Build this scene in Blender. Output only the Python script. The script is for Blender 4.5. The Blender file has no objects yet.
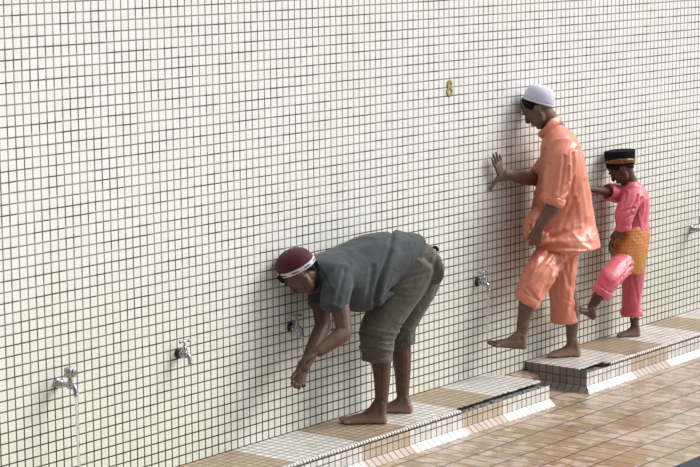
import bpy, bmesh, math, random
from mathutils import Vector, Matrix, noise
random.seed(7)
S = bpy.context.scene
C = S.collection
V = Vector
PI = math.pi

# ------------------------------------------------------------------ camera
CAM = V((-10.0, -7.1346, 2.875))
FX = 2145.47
CF = V((0.78072674, 0.60732935, -0.14702659))
CR = V((0.6132272, -0.7898799, -0.00649117))
CU = V((0.12007563, 0.08509287, 0.98911124))
cd = bpy.data.cameras.new('camera')
cam = bpy.data.objects.new('camera', cd)
C.objects.link(cam)
cd.sensor_width = 36.0
cd.lens = FX / 700.0 * 36.0
cd.clip_end = 200
M = Matrix((CR, CU, -CF)).transposed().to_4x4()
M.translation = CAM
cam.matrix_world = M
S.camera = cam

# ------------------------------------------------------------------ light
w = bpy.data.worlds.new('sky')
S.world = w
w.use_nodes = True
bg = w.node_tree.nodes['Background']
# open sky over the yard on the right, shaded by buildings on the left
_tc = w.node_tree.nodes.new('ShaderNodeTexCoord')
_dp = w.node_tree.nodes.new('ShaderNodeVectorMath')
_dp.operation = 'DOT_PRODUCT'
_dp.inputs[1].default_value = V((0.70, -0.30, 0.65)).normalized()
_mr = w.node_tree.nodes.new('ShaderNodeMapRange')
_mr.interpolation_type = 'SMOOTHSTEP'
_mr.inputs[1].default_value = -0.35
_mr.inputs[2].default_value = 0.95
_mr.inputs[3].default_value = 0.10
_mr.inputs[4].default_value = 1.15
w.node_tree.links.new(_tc.outputs['Generated'], _dp.inputs[0])
w.node_tree.links.new(_dp.outputs['Value'], _mr.inputs[0])
w.node_tree.links.new(_mr.outputs[0], bg.inputs[1])
bg.inputs[0].default_value = (0.94, 0.97, 1.0, 1)
sd = bpy.data.lights.new('sun', 'SUN')
sd.energy = 3.3
sd.angle = math.radians(30)
sd.color = (1.0, 0.985, 0.95)
sun = bpy.data.objects.new('sun', sd)
C.objects.link(sun)
sun.rotation_euler = V((0.72, -0.58, 0.74)).to_track_quat('Z', 'Y').to_euler()
S.view_settings.view_transform = 'Standard'
S.view_settings.look = 'None'
S.view_settings.exposure = 0.12
S.view_settings.gamma = 1.0
S.view_settings.use_curve_mapping = False

# ------------------------------------------------------------------ helpers
FH = V((CF.x, CF.y, 0)).normalized()      # horizontal direction the photographer looks in
RH = V((CR.x, CR.y, 0)).normalized()
ZU = V((0, 0, 1))


def at(px, py, dep):
    """surveyed point: photo column, photo row, distance along the view axis (metres)"""
    return CAM + (CF + CR * ((px - 350) / FX) - CU * ((py - 233.5) / FX)) * dep


def tag(o, label=None, cat=None, group=None, kind=None):
    if label: o['label'] = label
    if cat: o['category'] = cat
    if group: o['group'] = group
    if kind: o['kind'] = kind
    return o


def link(name, me, mat=None, parent=None, smooth=False):
    if parent is not None and parent.name.startswith(('person', 'shirt', 'tunic')) or name == 'person':
        for v in me.vertices:            # whatever touches the wall rests on it
            if v.co.y > -0.004:
                v.co.y = -0.004
    o = bpy.data.objects.new(name, me)
    C.objects.link(o)
    if mat:
        me.materials.append(mat)
    if parent:
        o.parent = parent
        o.matrix_parent_inverse = parent.matrix_world.inverted()
    if smooth:
        me.polygons.foreach_set('use_smooth', [True] * len(me.polygons))
    return o


def build(name, bm, mat, parent=None, smooth=False):
    bmesh.ops.recalc_face_normals(bm, faces=bm.faces)
    me = bpy.data.meshes.new(name)
    bm.to_mesh(me)
    bm.free()
    return link(name, me, mat, parent, smooth)


def empty(name, loc):
    o = bpy.data.objects.new(name, None)
    o.empty_display_size = 0.1
    C.objects.link(o)
    o.location = loc
    bpy.context.view_layer.update()
    return o


def box(bm, x0, x1, y0, y1, z0, z1):
    vs = [bm.verts.new((x, y, z)) for x in (x0, x1) for y in (y0, y1) for z in (z0, z1)]
    for f in ((0, 1, 3, 2), (4, 6, 7, 5), (0, 4, 5, 1), (2, 3, 7, 6), (0, 2, 6, 4), (1, 5, 7, 3)):
        bm.faces.new([vs[i] for i in f])


def cr(a, b, c, d, t):
    return 0.5 * ((2 * b) + (c - a) * t + (2 * a - 5 * b + 4 * c - d) * t * t + (3 * b - a - 3 * c + d) * t ** 3)


def resample(rows, k):
    """catmull-rom through rows of values"""
    n = len(rows)
    out = []
    for i in range(n - 1):
        p = [rows[max(0, i - 1)], rows[i], rows[i + 1], rows[min(n - 1, i + 2)]]
        for j in range(k):
            t = j / k
            out.append([cr(p[0][q], p[1][q], p[2][q], p[3][q], t) for q in range(len(rows[0]))])
    out.append(list(rows[-1]))
    return out


def loft(bm, secs, k=4, n=18, cap=0.5, p=1.0):
    """secs: (centre, axis a with length, axis b with length); rounded caps"""
    rows = resample([[V(c), V(a), V(b)] for c, a, b in secs], k)

    def ext(r, r2):
        c, a, b = r
        d = (c - r2[0])
        d = d.normalized() if d.length > 1e-6 else a.cross(b).normalized()
        rad = min(a.length, b.length) * cap
        return [[c + d * rad * math.sin(t), a * math.cos(t), b * math.cos(t)] for t in (0.5, 0.95, 1.3)], c + d * rad
    h, hp = ext(rows[0], rows[1])
    t, tp = ext(rows[-1], rows[-2])
    full = h[::-1] + rows + t
    rings = []
    for c, a, b in full:
        ring = []
        for i in range(n):
            th = 2 * PI * i / n
            x, y = math.cos(th), math.sin(th)
            if p != 1.0:
                x = math.copysign(abs(x) ** p, x)
                y = math.copysign(abs(y) ** p, y)
            ring.append(bm.verts.new(c + a * x + b * y))
        rings.append(ring)
    for r0, r1 in zip(rings, rings[1:]):
        for i in range(n):
            bm.faces.new((r0[i], r0[(i + 1) % n], r1[(i + 1) % n], r1[i]))
    for ring, pt in ((rings[0], hp), (rings[-1], tp)):
        v = bm.verts.new(pt)
        for i in range(n):
            bm.faces.new((ring[i], ring[(i + 1) % n], v))


def limb(bm, pts, rad, ref=None, k=4, n=14, cap=0.8):
    """round or oval limb through joints; rad: r or (r_ref, r_other)"""
    pts = [V(q) for q in pts]
    secs = []
    for i, c in enumerate(pts):
        d = (pts[min(i + 1, len(pts) - 1)] - pts[max(i - 1, 0)]).normalized()
        rf = V(ref) if ref is not None else (ZU if abs(d.z) < 0.9 else RH)
        a = (rf - d * rf.dot(d)).normalized()
        b = d.cross(a)
        r = rad[i] if isinstance(rad[i], tuple) else (rad[i], rad[i])
        secs.append((c, a * r[0], b * r[1]))
    loft(bm, secs, k, n, cap)


def ball(bm, c, a, b, d, n=16):
    """ellipsoid with three axis vectors"""
    loft(bm, [(c + d * math.sin(t), a * math.cos(t), b * math.cos(t)) for t in (-1.25, -0.8, -0.4, 0, 0.4, 0.8, 1.25)], 1, n, 0.4)


def ring_loft(bm, c, a, b, ax, rr, rh, n=40, m=10, wob=0.0, seed=0):
    """closed band (torus) around an oval a,b with axis ax"""
    ax = ax.normalized()
    g = []
    for i in range(n):
        th = 2 * PI * i / n
        o = a * math.cos(th) + b * math.sin(th)
        u = o.normalized()
        k = 1 + wob * noise.noise(V((math.cos(th) * 1.7 + seed, math.sin(th) * 1.7, seed * 3.1)))
        dz = wob * 0.6 * rh * noise.noise(V((math.cos(th) * 2.5, math.sin(th) * 2.5 + seed, 9.2))) * 3
        g.append([bm.verts.new(c + o + u * rr * k * math.cos(2 * PI * j / m) + ax * (dz + rh * k * math.sin(2 * PI * j / m))) for j in range(m)])
    for i in range(n):
        for j in range(m):
            bm.faces.new((g[i][j], g[(i + 1) % n][j], g[(i + 1) % n][(j + 1) % m], g[i][(j + 1) % m]))


def bake(bm, voxel, smooth=2, factor=0.5):
    """fuse overlapping volumes into one continuous skin, return a mesh"""
    bmesh.ops.recalc_face_normals(bm, faces=bm.faces)
    me = bpy.data.meshes.new('tmp')
    bm.to_mesh(me)
    bm.free()
    o = bpy.data.objects.new('tmp', me)
    C.objects.link(o)
    r = o.modifiers.new('r', 'REMESH')
    r.mode = 'VOXEL'
    r.voxel_size = voxel
    if smooth:
        s = o.modifiers.new('s', 'SMOOTH')
        s.iterations = smooth
        s.factor = factor
    dg = bpy.context.evaluated_depsgraph_get()
    m2 = bpy.data.meshes.new_from_object(o.evaluated_get(dg))
    bpy.data.objects.remove(o)
    bpy.data.meshes.remove(me)
    return m2


def folds(me, fn):
    """push every vertex along its normal by fn(co, normal)"""
    ns = [v.normal.copy() for v in me.vertices]
    for v, nn in zip(me.vertices, ns):
        v.co = v.co + nn * fn(v.co, nn)
    me.update()


def ridge(co, along, f_along, f_across, seed=0.0):
    """creases running in direction `along`"""
    al = along.normalized()
    t = co.dot(al)
    pp = co - al * t
    q = pp * f_across + al * (t * f_along) + V((seed, seed * 1.7, -seed))
    q += noise.noise_vector(co * 9 + V((seed, 0, 0))) * 0.55
    return (1 - abs(noise.noise(q)) * 2.2) - 0.45


def crease_fn(lines, dep):
    """lines: (x0,y0,x1,y1,amp,width,side) drapery folds drawn along the cloth; side +1 near face, -1 far face, 0 both"""
    L3 = []
    for x0, y0, x1, y1, amp, wd, *sd in lines:
        a, b = at(x0, y0, dep), at(x1, y1, dep)
        L3.append(((a.dot(RH), a.z), (b.dot(RH), b.z), amp, wd, sd[0] if sd else 0))

    def fn(co, nn):
        x, z = co.dot(RH), co.z
        facing = -nn.dot(FH)
        d = 0.0
        for (ax, az), (bx, bz), amp, wd, sd in L3:
            if sd and facing * sd < 0: continue
            ux, uz = bx - ax, bz - az
            l2 = ux * ux + uz * uz
            t = max(0.0, min(1.0, ((x - ax) * ux + (z - az) * uz) / l2))
            ex, ez = x - ax - ux * t, z - az - uz * t
            e = math.sqrt(ex * ex + ez * ez)
            if e > wd * 4: continue
            e += 0.25 * wd * noise.noise(V((x * 18, z * 18, amp * 500)))
            q = (e / wd) ** 2
            fall = 1 - 0.75 * t
            if amp < 0:
                d += fall * amp * (math.exp(-q) - 0.45 * math.exp(-((e - 1.9 * wd) / (0.9 * wd)) ** 2))
            else:
                d += fall * amp * math.exp(-q)
        return d
    return fn


def tuck(bm, origin, up, toward, k=0.88, margin=0.0):
    """pull what lies above the rim of a cap inwards, so the cap covers it"""
    for v in bm.verts:
        h = (v.co - origin).dot(up)
        if h > margin:
            v.co = toward + (v.co - toward) * k
    return bm


def sstep(a, b, x):
    t = max(0.0, min(1.0, (x - a) / (b - a)))
    return t * t * (3 - 2 * t)

# ------------------------------------------------------------------ materials


class NT:
    def __init__(s, name):
        s.m = bpy.data.materials.new(name)
        s.m.use_nodes = True
        s.t = s.m.node_tree
        s.b = s.t.nodes['Principled BSDF']

    def n(s, typ, **kw):
        o = s.t.nodes.new(typ)
        for k, v in kw.items():
            if k.startswith('i_'):
                key = k[2:]
                o.inputs[int(key) if key.isdigit() else key].default_value = v
            else:
                setattr(o, k, v)
        return o

    def l(s, a, b):
        s.t.links.new(a, b)

    def math(s, op, a, b=None, c=None, clamp=False):
        o = s.n('ShaderNodeMath', operation=op, use_clamp=clamp)
        for i, x in enumerate((a, b, c)):
            if x is None: continue
            if isinstance(x, (int, float)): o.inputs[i].default_value = x
            else: s.l(x, o.inputs[i])
        return o.outputs[0]

    def mix(s, fac, a, b, blend='MIX'):
        o = s.n('ShaderNodeMix', data_type='RGBA', blend_type=blend)
        for i, x in ((0, fac), (6, a), (7, b)):
            if isinstance(x, (int, float)): o.inputs[i].default_value = x
            elif isinstance(x, tuple): o.inputs[i].default_value = (*x, 1) if len(x) == 3 else x
            else: s.l(x, o.inputs[i])
        return o.outputs[2]

    def ramp(s, fac, a, b):
        return s.n_map(fac, a, b)

    def n_map(s, fac, a, b, lo=0.0, hi=1.0):
        o = s.n('ShaderNodeMapRange')
        o.interpolation_type = 'SMOOTHSTEP'
        s.l(fac, o.inputs[0])
        o.inputs[1].default_value = a
        o.inputs[2].default_value = b
        o.inputs[3].default_value = lo
        o.inputs[4].default_value = hi
        return o.outputs[0]

    def noise(s, vec, scale, detail=3, rough=0.55):
        o = s.n('ShaderNodeTexNoise')
        s.l(vec, o.inputs['Vector'])
        o.inputs['Scale'].default_value = scale
        o.inputs['Detail'].default_value = detail
        o.inputs['Roughness'].default_value = rough
        return o.outputs[0]

    def pos(s):
        return s.n('ShaderNodeNewGeometry').outputs['Position']

    def xyz(s, vec):
        o = s.n('ShaderNodeSeparateXYZ')
        s.l(vec, o.inputs[0])
        return o.outputs

    def comb(s, x, y, z):
        o = s.n('ShaderNodeCombineXYZ')
        for i, q in enumerate((x, y, z)):
            if isinstance(q, (int, float)): o.inputs[i].default_value = q
            else: s.l(q, o.inputs[i])
        return o.outputs[0]

    def bump(s, h, dist, strength=1.0):
        o = s.n('ShaderNodeBump')
        o.inputs['Strength'].default_value = strength
        o.inputs['Distance'].default_value = dist
        s.l(h, o.inputs['Height'])
        s.l(o.outputs[0], s.b.inputs['Normal'])


def simple(name, col, rough=0.5, metal=0.0, spec=0.5, var=0.12, scale=40, bump=0.0, sheen=0.0):
    t = NT(name)
    P = t.pos()
    f = t.noise(P, scale)
    dark = tuple(c * (1 - var) for c in col)
    lite = tuple(min(1, c * (1 + var)) for c in col)
    t.l(t.mix(t.n_map(f, 0.3, 0.7), dark, lite), t.b.inputs['Base Color'])
    t.b.inputs['Roughness'].default_value = rough
    t.b.inputs['Metallic'].default_value = metal
    t.b.inputs['Specular IOR Level'].default_value = spec
    if sheen:
        t.b.inputs['Sheen Weight'].default_value = sheen
    if bump:
        t.bump(t.noise(P, scale * 3), bump)
    return t.m


def cellgrid(t, u, v, pu, pv, ou, ov, gu, gv, soft=0.15):
    """returns (line mask 0..1, cell id vector); lines centred on ou + k*pu"""
    a = t.math('DIVIDE', t.math('SUBTRACT', u, ou), pu)
    b = t.math('DIVIDE', t.math('SUBTRACT', v, ov), pv)
    outs = []
    for q, g in ((a, gu / pu), (b, gv / pv)):
        fr = t.math('FRACT', q)
        d = t.math('MINIMUM', fr, t.math('SUBTRACT', 1.0, fr))      # 0 at a line
        outs.append(t.n_map(d, g * 0.5 * (1 - soft), g * 0.5 * (1 + soft * 2), 1, 0))
    line = t.math('MAXIMUM', outs[0], outs[1])
    cell = t.comb(t.math('FLOOR', a), t.math('FLOOR', b), 0.0)
    return line, cell, outs


def rnd(t, cell, seed=0.0):
    o = t.n('ShaderNodeTexWhiteNoise')
    o.noise_dimensions = '3D'
    a = t.n('ShaderNodeVectorMath', operation='ADD')
    t.l(cell, a.inputs[0])
    a.inputs[1].default_value = (seed, seed * 2, 0.5)
    t.l(a.outputs[0], o.inputs['Vector'])
    return o.outputs['Value']


U0, Z0, T = 0.00988, 0.03604, 0.05


def mat_wall():
    t = NT('cream mosaic wall')
    P = t.pos()
    x, y, z = t.xyz(P)
    # tiny waviness of the laid rows
    wob = t.math('MULTIPLY', t.math('SUBTRACT', t.noise(P, 3.0, 2), 0.5), 0.004)
    line, cell, ll = cellgrid(t, t.math('ADD', x, wob), t.math('ADD', z, wob), T, T, U0, Z0, 0.0072, 0.0064)
    r = rnd(t, cell)
    big = t.noise(P, 0.9, 4)
    mid = t.noise(P, 5.0, 4)
    base = t.mix(r, (0.76, 0.765, 0.735), (0.80, 0.805, 0.78))
    base = t.mix(t.math('MULTIPLY', t.n_map(big, 0.42, 0.7), 0.3), base, (0.74, 0.73, 0.64))
    # lime and yellowing towards the foot of the wall
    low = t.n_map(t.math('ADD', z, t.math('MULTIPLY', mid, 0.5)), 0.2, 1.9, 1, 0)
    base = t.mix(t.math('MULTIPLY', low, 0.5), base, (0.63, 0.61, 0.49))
    low_right = t.math('MULTIPLY', low, t.n_map(t.math('ADD', x, mid), 0.8, 3.2))  # greyer and darker towards the lower right of the wall
    base = t.mix(t.math('MULTIPLY', low_right, 0.55), base, (0.50, 0.485, 0.42))
    warm = t.math('LESS_THAN', rnd(t, cell, 5.0), 0.05)
    base = t.mix(t.math('MULTIPLY', t.math('MULTIPLY', warm, low), 0.2), base, (0.66, 0.62, 0.42))
    gn = t.noise(P, 7.0, 3, 0.7)
    seg = rnd(t, t.comb(t.math('FLOOR', t.math('DIVIDE', x, 0.1)), t.math('FLOOR', t.math('DIVIDE', z, 0.05)), 3.0))
    gd = t.n_map(t.math('ADD', gn, t.math('MULTIPLY', t.math('SUBTRACT', seg, 0.5), 0.35)), 0.35, 0.7)
    g = t.mix(gd, (0.30, 0.27, 0.24), (0.11, 0.09, 0.075))
    g = t.mix(t.math('MULTIPLY', low, 0.9), g, (0.035, 0.027, 0.02))
    # a few grime spots
    sp = t.n_map(t.noise(P, 6.0, 5, 0.7), 0.73, 0.80)
    base = t.mix(t.math('MULTIPLY', sp, 0.30), base, (0.25, 0.22, 0.18))
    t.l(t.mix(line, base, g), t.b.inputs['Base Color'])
    t.l(t.n_map(line, 0, 1, 0.3, 0.9), t.b.inputs['Roughness'])
    t.b.inputs['Specular IOR Level'].default_value = 0.35
    h = t.math('ADD', t.math('SUBTRACT', 1.0, line), t.math('MULTIPLY', r, 0.15))
    t.bump(h, 0.0015, 0.7)
    return t.m


def bandmask(t, x, edges):
    """edges: list of x where beige/white alternate; 1 = beige; starts beige"""
    val = None
    sign = 1
    for e in edges:
        s = t.math('GREATER_THAN', x, e)
        s = t.math('MULTIPLY', s, -1.0 if sign == 1 else 1.0)
        val = s if val is None else t.math('ADD', val, s)
        sign = -sign
    return t.math('ADD', val, 1.0)


BANDS = [-1.84, -1.312, -0.892, -0.379, 0.009, 1.456, 1.893, 2.393, 2.786, 3.32, 3.8, 4.3, 4.8, 5.3]
# white until -1.312 ... note at 0.009 white starts and runs to 1.456


def mat_step(name, mode):
    t = NT(name)
    P = t.pos()
    x, y, z = t.xyz(P)
    if mode == 'top':
        line, cell, ll = cellgrid(t, x, y, T, T, U0, 0.0, 0.0065, 0.0060)
    elif mode == 'face':
        line, cell, ll = cellgrid(t, x, z, T, 0.049, U0, 0.036, 0.0055, 0.0055)
    elif mode == 'skirt':
        line, cell, ll = cellgrid(t, x, z, T, 0.5, U0, -0.2, 0.006, 0.0005)
    elif mode == 'end':
        line, cell, ll = cellgrid(t, y, z, T, 0.049, -0.006, 0.036, 0.0055, 0.0055)
    else:
        line, cell, ll = cellgrid(t, y, z, T, 0.5, -0.006, -0.2, 0.006, 0.0005)
    r = rnd(t, cell, 2.0)
    nz = t.noise(P, 9.0, 4, 0.65)
    beige = bandmask(t, x, BANDS) if mode in ('top', 'face', 'skirt') else None
    white = t.mix(r, (0.60, 0.575, 0.545), (0.74, 0.72, 0.69))
    if mode == 'skirt':
        white = t.mix(r, (0.80, 0.79, 0.78), (0.88, 0.875, 0.87))
    if mode == 'top':
        tan = t.mix(r, (0.36, 0.27, 0.175), (0.43, 0.33, 0.23))
    elif mode == 'skirt':
        tan = t.mix(r, (0.42, 0.335, 0.285), (0.50, 0.405, 0.35))
    else:
        tan = t.mix(r, (0.46, 0.36, 0.26), (0.54, 0.44, 0.34))
    base = t.mix(beige, white, tan) if beige is not None else t.mix(r, (0.17, 0.16, 0.145), (0.30, 0.285, 0.26))
    base = t.mix(t.math('MULTIPLY', t.n_map(nz, 0.45, 0.75), 0.35), base, (0.30, 0.25, 0.20))
    t.l(t.mix(line, base, (0.07, 0.055, 0.045) if mode != 'top' else (0.105, 0.08, 0.065)), t.b.inputs['Base Color'])
    wet = t.n_map(t.noise(P, 3.0, 3), 0.42, 0.6)
    t.l(t.math('ADD', t.math('MULTIPLY', wet, -0.2 if mode == 'top' else 0.0), 0.48), t.b.inputs['Roughness'])
    t.b.inputs['Specular IOR Level'].default_value = 0.4
    t.bump(t.math('SUBTRACT', 1.0, line), 0.0015, 0.6)
    return t.m


def mat_floor():
    t = NT('wet clay paving')
    P = t.pos()
    x, y, z = t.xyz(P)
    line, cell, ll = cellgrid(t, x, y, 0.105, 0.2085, 0.02, -0.763, 0.007, 0.009)
    r = rnd(t, cell, 1.0)
    r2 = rnd(t, cell, 8.0)
    sh = t.n('ShaderNodeVectorMath', operation='ADD')
    t.l(P, sh.inputs[0])
    sh.inputs[1].default_value = (0, 0, 0)
    # shift the colour pattern from tile to tile
    k = t.n('ShaderNodeVectorMath', operation='SCALE')
    t.l(cell, k.inputs[0])
    k.inputs['Scale'].default_value = 3.7
    t.l(k.outputs[0], sh.inputs[1])
    mottle = t.noise(sh.outputs[0], 9.0, 4, 0.6)
    big = t.noise(P, 1.6, 4, 0.6)
    m1 = t.n_map(t.math('ADD', mottle, t.math('MULTIPLY', t.math('SUBTRACT', big, 0.5), 0.9)), 0.44, 0.56)
    tan = t.mix(r, (0.30, 0.215, 0.13), (0.38, 0.28, 0.18))
    pink = t.mix(r2, (0.46, 0.355, 0.285), (0.54, 0.43, 0.35))  # pale pink paints the glare on the wet floor into the colour
    base = t.mix(m1, tan, pink)
    rust = t.n_map(t.noise(P, 2.3, 3, 0.6), 0.57, 0.66)
    rg = t.n_map(t.noise(sh.outputs[0], 6.0, 3, 0.6), 0.40, 0.5)
    base = t.mix(t.math('MULTIPLY', t.math('MULTIPLY', rust, rg), 0.6), base, (0.33, 0.165, 0.095))
    t.l(t.mix(t.math('MULTIPLY', ll[1], 0.95), t.mix(t.math('MULTIPLY', ll[0], 0.95), base, (0.07, 0.05, 0.04)), (0.035, 0.03, 0.026)), t.b.inputs['Base Color'])
    wet = t.n_map(t.noise(P, 2.2, 4), 0.4, 0.62)
    t.l(t.math('ADD', t.math('MULTIPLY', wet, -0.27), 0.40), t.b.inputs['Roughness'])
    t.b.inputs['Specular IOR Level'].default_value = 0.45
    h = t.math('ADD', t.math('MULTIPLY', t.math('SUBTRACT', 1.0, line), 1.0), t.math('MULTIPLY', mottle, 0.6))
    t.bump(h, 0.0025, 0.6)
    return t.m


def mat_skin(name, col, hair=0.0):
    t = NT(name)
    P = t.pos()
    f = t.noise(P, 28, 4)
    dark = tuple(c * 0.82 for c in col)
    lite = tuple(c * 1.15 for c in col)
    base = t.mix(t.n_map(f, 0.3, 0.7), dark, lite)
    # paler, pinker soles and toes just above the platform
    x, y, z = t.xyz(P)
    low = t.n_map(z, 0.14, 0.22, 1, 0)
    base = t.mix(t.math('MULTIPLY', low, 0.7), base, (0.44, 0.27, 0.22))
    if hair:
        hn = t.n_map(t.noise(P, 140, 2), 0.5, 0.62)
        hz = t.math('MULTIPLY', t.n_map(z, 0.2, 0.28), t.n_map(z, 0.60, 0.66, 1, 0))
        base = t.mix(t.math('MULTIPLY', t.math('MULTIPLY', hn, hz), hair), base, (0.03, 0.02, 0.015))
    t.l(base, t.b.inputs['Base Color'])
    t.b.inputs['Roughness'].default_value = 0.5
    t.b.inputs['Specular IOR Level'].default_value = 0.4
    t.b.inputs['Subsurface Weight'].default_value = 0.08
    t.b.inputs['Subsurface Radius'].default_value = (0.02, 0.008, 0.004)
    t.bump(t.noise(P, 90, 3), 0.0015, 0.5)
    return t.m


def mat_cloth(name, col, rough, sheen=0.0, var=0.1, weave=0.0012, crease=0.004, cs=14, spec=0.4, aniso=0):
    t = NT(name)
    P = t.pos()
    f = t.noise(P, 12, 3)
    t.l(t.mix(t.n_map(f, 0.3, 0.7), tuple(c * (1 - var) for c in col), tuple(min(1, c * (1 + var)) for c in col)), t.b.inputs['Base Color'])
    t.b.inputs['Roughness'].default_value = rough
    t.b.inputs['Specular IOR Level'].default_value = spec
    t.b.inputs['Sheen Weight'].default_value = sheen
    d = t.n('ShaderNodeTexNoise')
    t.l(P, d.inputs['Vector'])
    d.inputs['Scale'].default_value = cs
    d.inputs['Detail'].default_value = 2
    d.inputs['Distortion'].default_value = 1.2
    rid = t.math('ABSOLUTE', t.math('SUBTRACT', d.outputs[0], 0.5))
    h = t.math('ADD', t.math('MULTIPLY', rid, crease * 3), t.math('MULTIPLY', t.noise(P, 400, 2), weave))
    t.bump(h, 1.0, 0.8)
    return t.m


def mat_samping():
    t = NT('orange gold woven waistcloth')
    P = t.pos()
    x, y, z = t.xyz(P)
    u = t.math('ADD', t.math('MULTIPLY', x, 0.5), t.math('MULTIPLY', y, -0.85))
    line, cell, ll = cellgrid(t, u, z, 0.017, 0.021, 0, 0, 0.006, 0.007, 0.3)
    d, c2, l2 = cellgrid(t, u, z, 0.017, 0.021, 0.0085, 0.0105, 0.011, 0.013, 0.3)
    dot = t.math('MULTIPLY', l2[0], l2[1])
    base = t.mix(t.math('MULTIPLY', ll[0], 0.8), (0.46, 0.10, 0.025), (0.50, 0.165, 0.03))
    base = t.mix(t.math('MULTIPLY', dot, 0.6), base, (0.60, 0.30, 0.07))
    g = t.n_map(z, 0.62, 0.76, 1, 0)
    base = t.mix(t.math('MULTIPLY', g, 0.6), base, (0.36, 0.20, 0.04))
    t.l(base, t.b.inputs['Base Color'])
    t.b.inputs['Roughness'].default_value = 0.45
    t.bump(dot, 0.001, 0.5)
    return t.m


def mat_knit(name, a, b=None):
    t = NT(name)
    P = t.pos()
    x, y, z = t.xyz(P)
    v = t.n('ShaderNodeTexVoronoi')
    t.l(P, v.inputs['Vector'])
    v.inputs['Scale'].default_value = 260
    f = v.outputs['Distance']
    if b is None:
        b = tuple(c * 0.6 for c in a)
    t.l(t.mix(t.n_map(f, 0.2, 0.7), a, b), t.b.inputs['Base Color'])
    t.b.inputs['Roughness'].default_value = 0.9
    t.b.inputs['Sheen Weight'].default_value = 0.1
    t.bump(f, 0.002, 0.7)
    return t.m


def mat_band():
    """white band with dark red dashes"""
    t = NT('white band with maroon dashes')
    co = t.n('ShaderNodeTexCoord').outputs['UV']
    u, v, _ = t.xyz(co)
    fr = t.math('FRACT', t.math('ADD', t.math('MULTIPLY', u, 9.0), t.math('MULTIPLY', v, 0.35)))
    d = t.math('MULTIPLY', t.n_map(fr, 0.25, 0.3), t.n_map(fr, 0.80, 0.85, 1, 0))
    e = t.math('MULTIPLY', t.n_map(v, 0.3, 0.38), t.n_map(v, 0.62, 0.7, 1, 0))
    t.l(t.mix(t.math('MULTIPLY', d, e), (0.62, 0.60, 0.68), (0.10, 0.02, 0.03)), t.b.inputs['Base Color'])
    t.b.inputs['Roughness'].default_value = 0.8
    return t.m


def mat_gold():
    t = NT('gold embroidered band')
    P = t.pos()
    v = t.n('ShaderNodeTexVoronoi')
    t.l(P, v.inputs['Vector'])
    v.inputs['Scale'].default_value = 120
    t.l(t.mix(t.n_map(v.outputs['Distance'], 0.2, 0.6), (0.50, 0.26, 0.05), (0.13, 0.06, 0.015)), t.b.inputs['Base Color'])
    t.b.inputs['Roughness'].default_value = 0.4
    t.b.inputs['Metallic'].default_value = 0.3
    return t.m


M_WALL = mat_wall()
M_TOP, M_FACE, M_SKIRT = mat_step('mosaic step top', 'top'), mat_step('mosaic step riser', 'face'), mat_step('mosaic skirting', 'skirt')
M_END, M_ENDSK = mat_step('mosaic step end', 'end'), mat_step('mosaic end skirting', 'endskirt')
M_FLOOR = mat_floor()
M_CEM = simple('grey cement bed', (0.20, 0.195, 0.185), 0.9, var=0.35, scale=45, bump=0.006)
M_MORTAR_SHADE = simple('dark mortar and void shade', (0.045, 0.042, 0.04), 0.8, var=0.4, scale=60, bump=0.004)  # joint mortar; its near-black also paints the shade of the hollow
M_MAT = simple('dark slate mat', (0.035, 0.038, 0.055), 0.8, var=0.2, scale=80, bump=0.001)
M_COPE = simple('glazed tile edge', (0.74, 0.70, 0.66), 0.35, var=0.2, scale=60)
M_CHROME = simple('worn chrome', (0.44, 0.45, 0.47), 0.22, 1.0, var=0.25, scale=60)
M_DARKMET = simple('dark wall flange', (0.05, 0.05, 0.055), 0.45, 0.6)
M_GOLDPAINT = simple('ochre paint', (0.34, 0.26, 0.09), 0.7, var=0.2, scale=60)

# ------------------------------------------------------------------ setting
ZT = 0.13604          # top of the washing steps
bm = bmesh.new()
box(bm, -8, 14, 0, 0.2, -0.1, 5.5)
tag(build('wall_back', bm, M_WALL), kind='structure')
bm = bmesh.new()
box(bm, -8, 14, -7.0, 0.0, -0.1, 0.0)
tag(build('floor', bm, M_FLOOR), kind='structure')
# sloping fillet of paving in the gap between the two steps
bm = bmesh.new()
xa, xb = 0.52, 0.93
v = [bm.verts.new(q) for q in ((xa, 0, 0.0), (xb, 0, 0.0), (xa, 0, 0.080), (xb, 0, 0.080), (xa, -0.10, 0.066), (xb, -0.10, 0.066), (xa, -0.13, 0.0), (xb, -0.13, 0.0))]
for f in ((0, 1, 3, 2), (2, 3, 5, 4), (4, 5, 7, 6), (6, 7, 1, 0), (0, 2, 4, 6), (1, 7, 5, 3)):
    bm.faces.new([v[i] for i in f])
tag(build('trim_1', bm, M_FLOOR), kind='structure')

YF = -0.446


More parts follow.
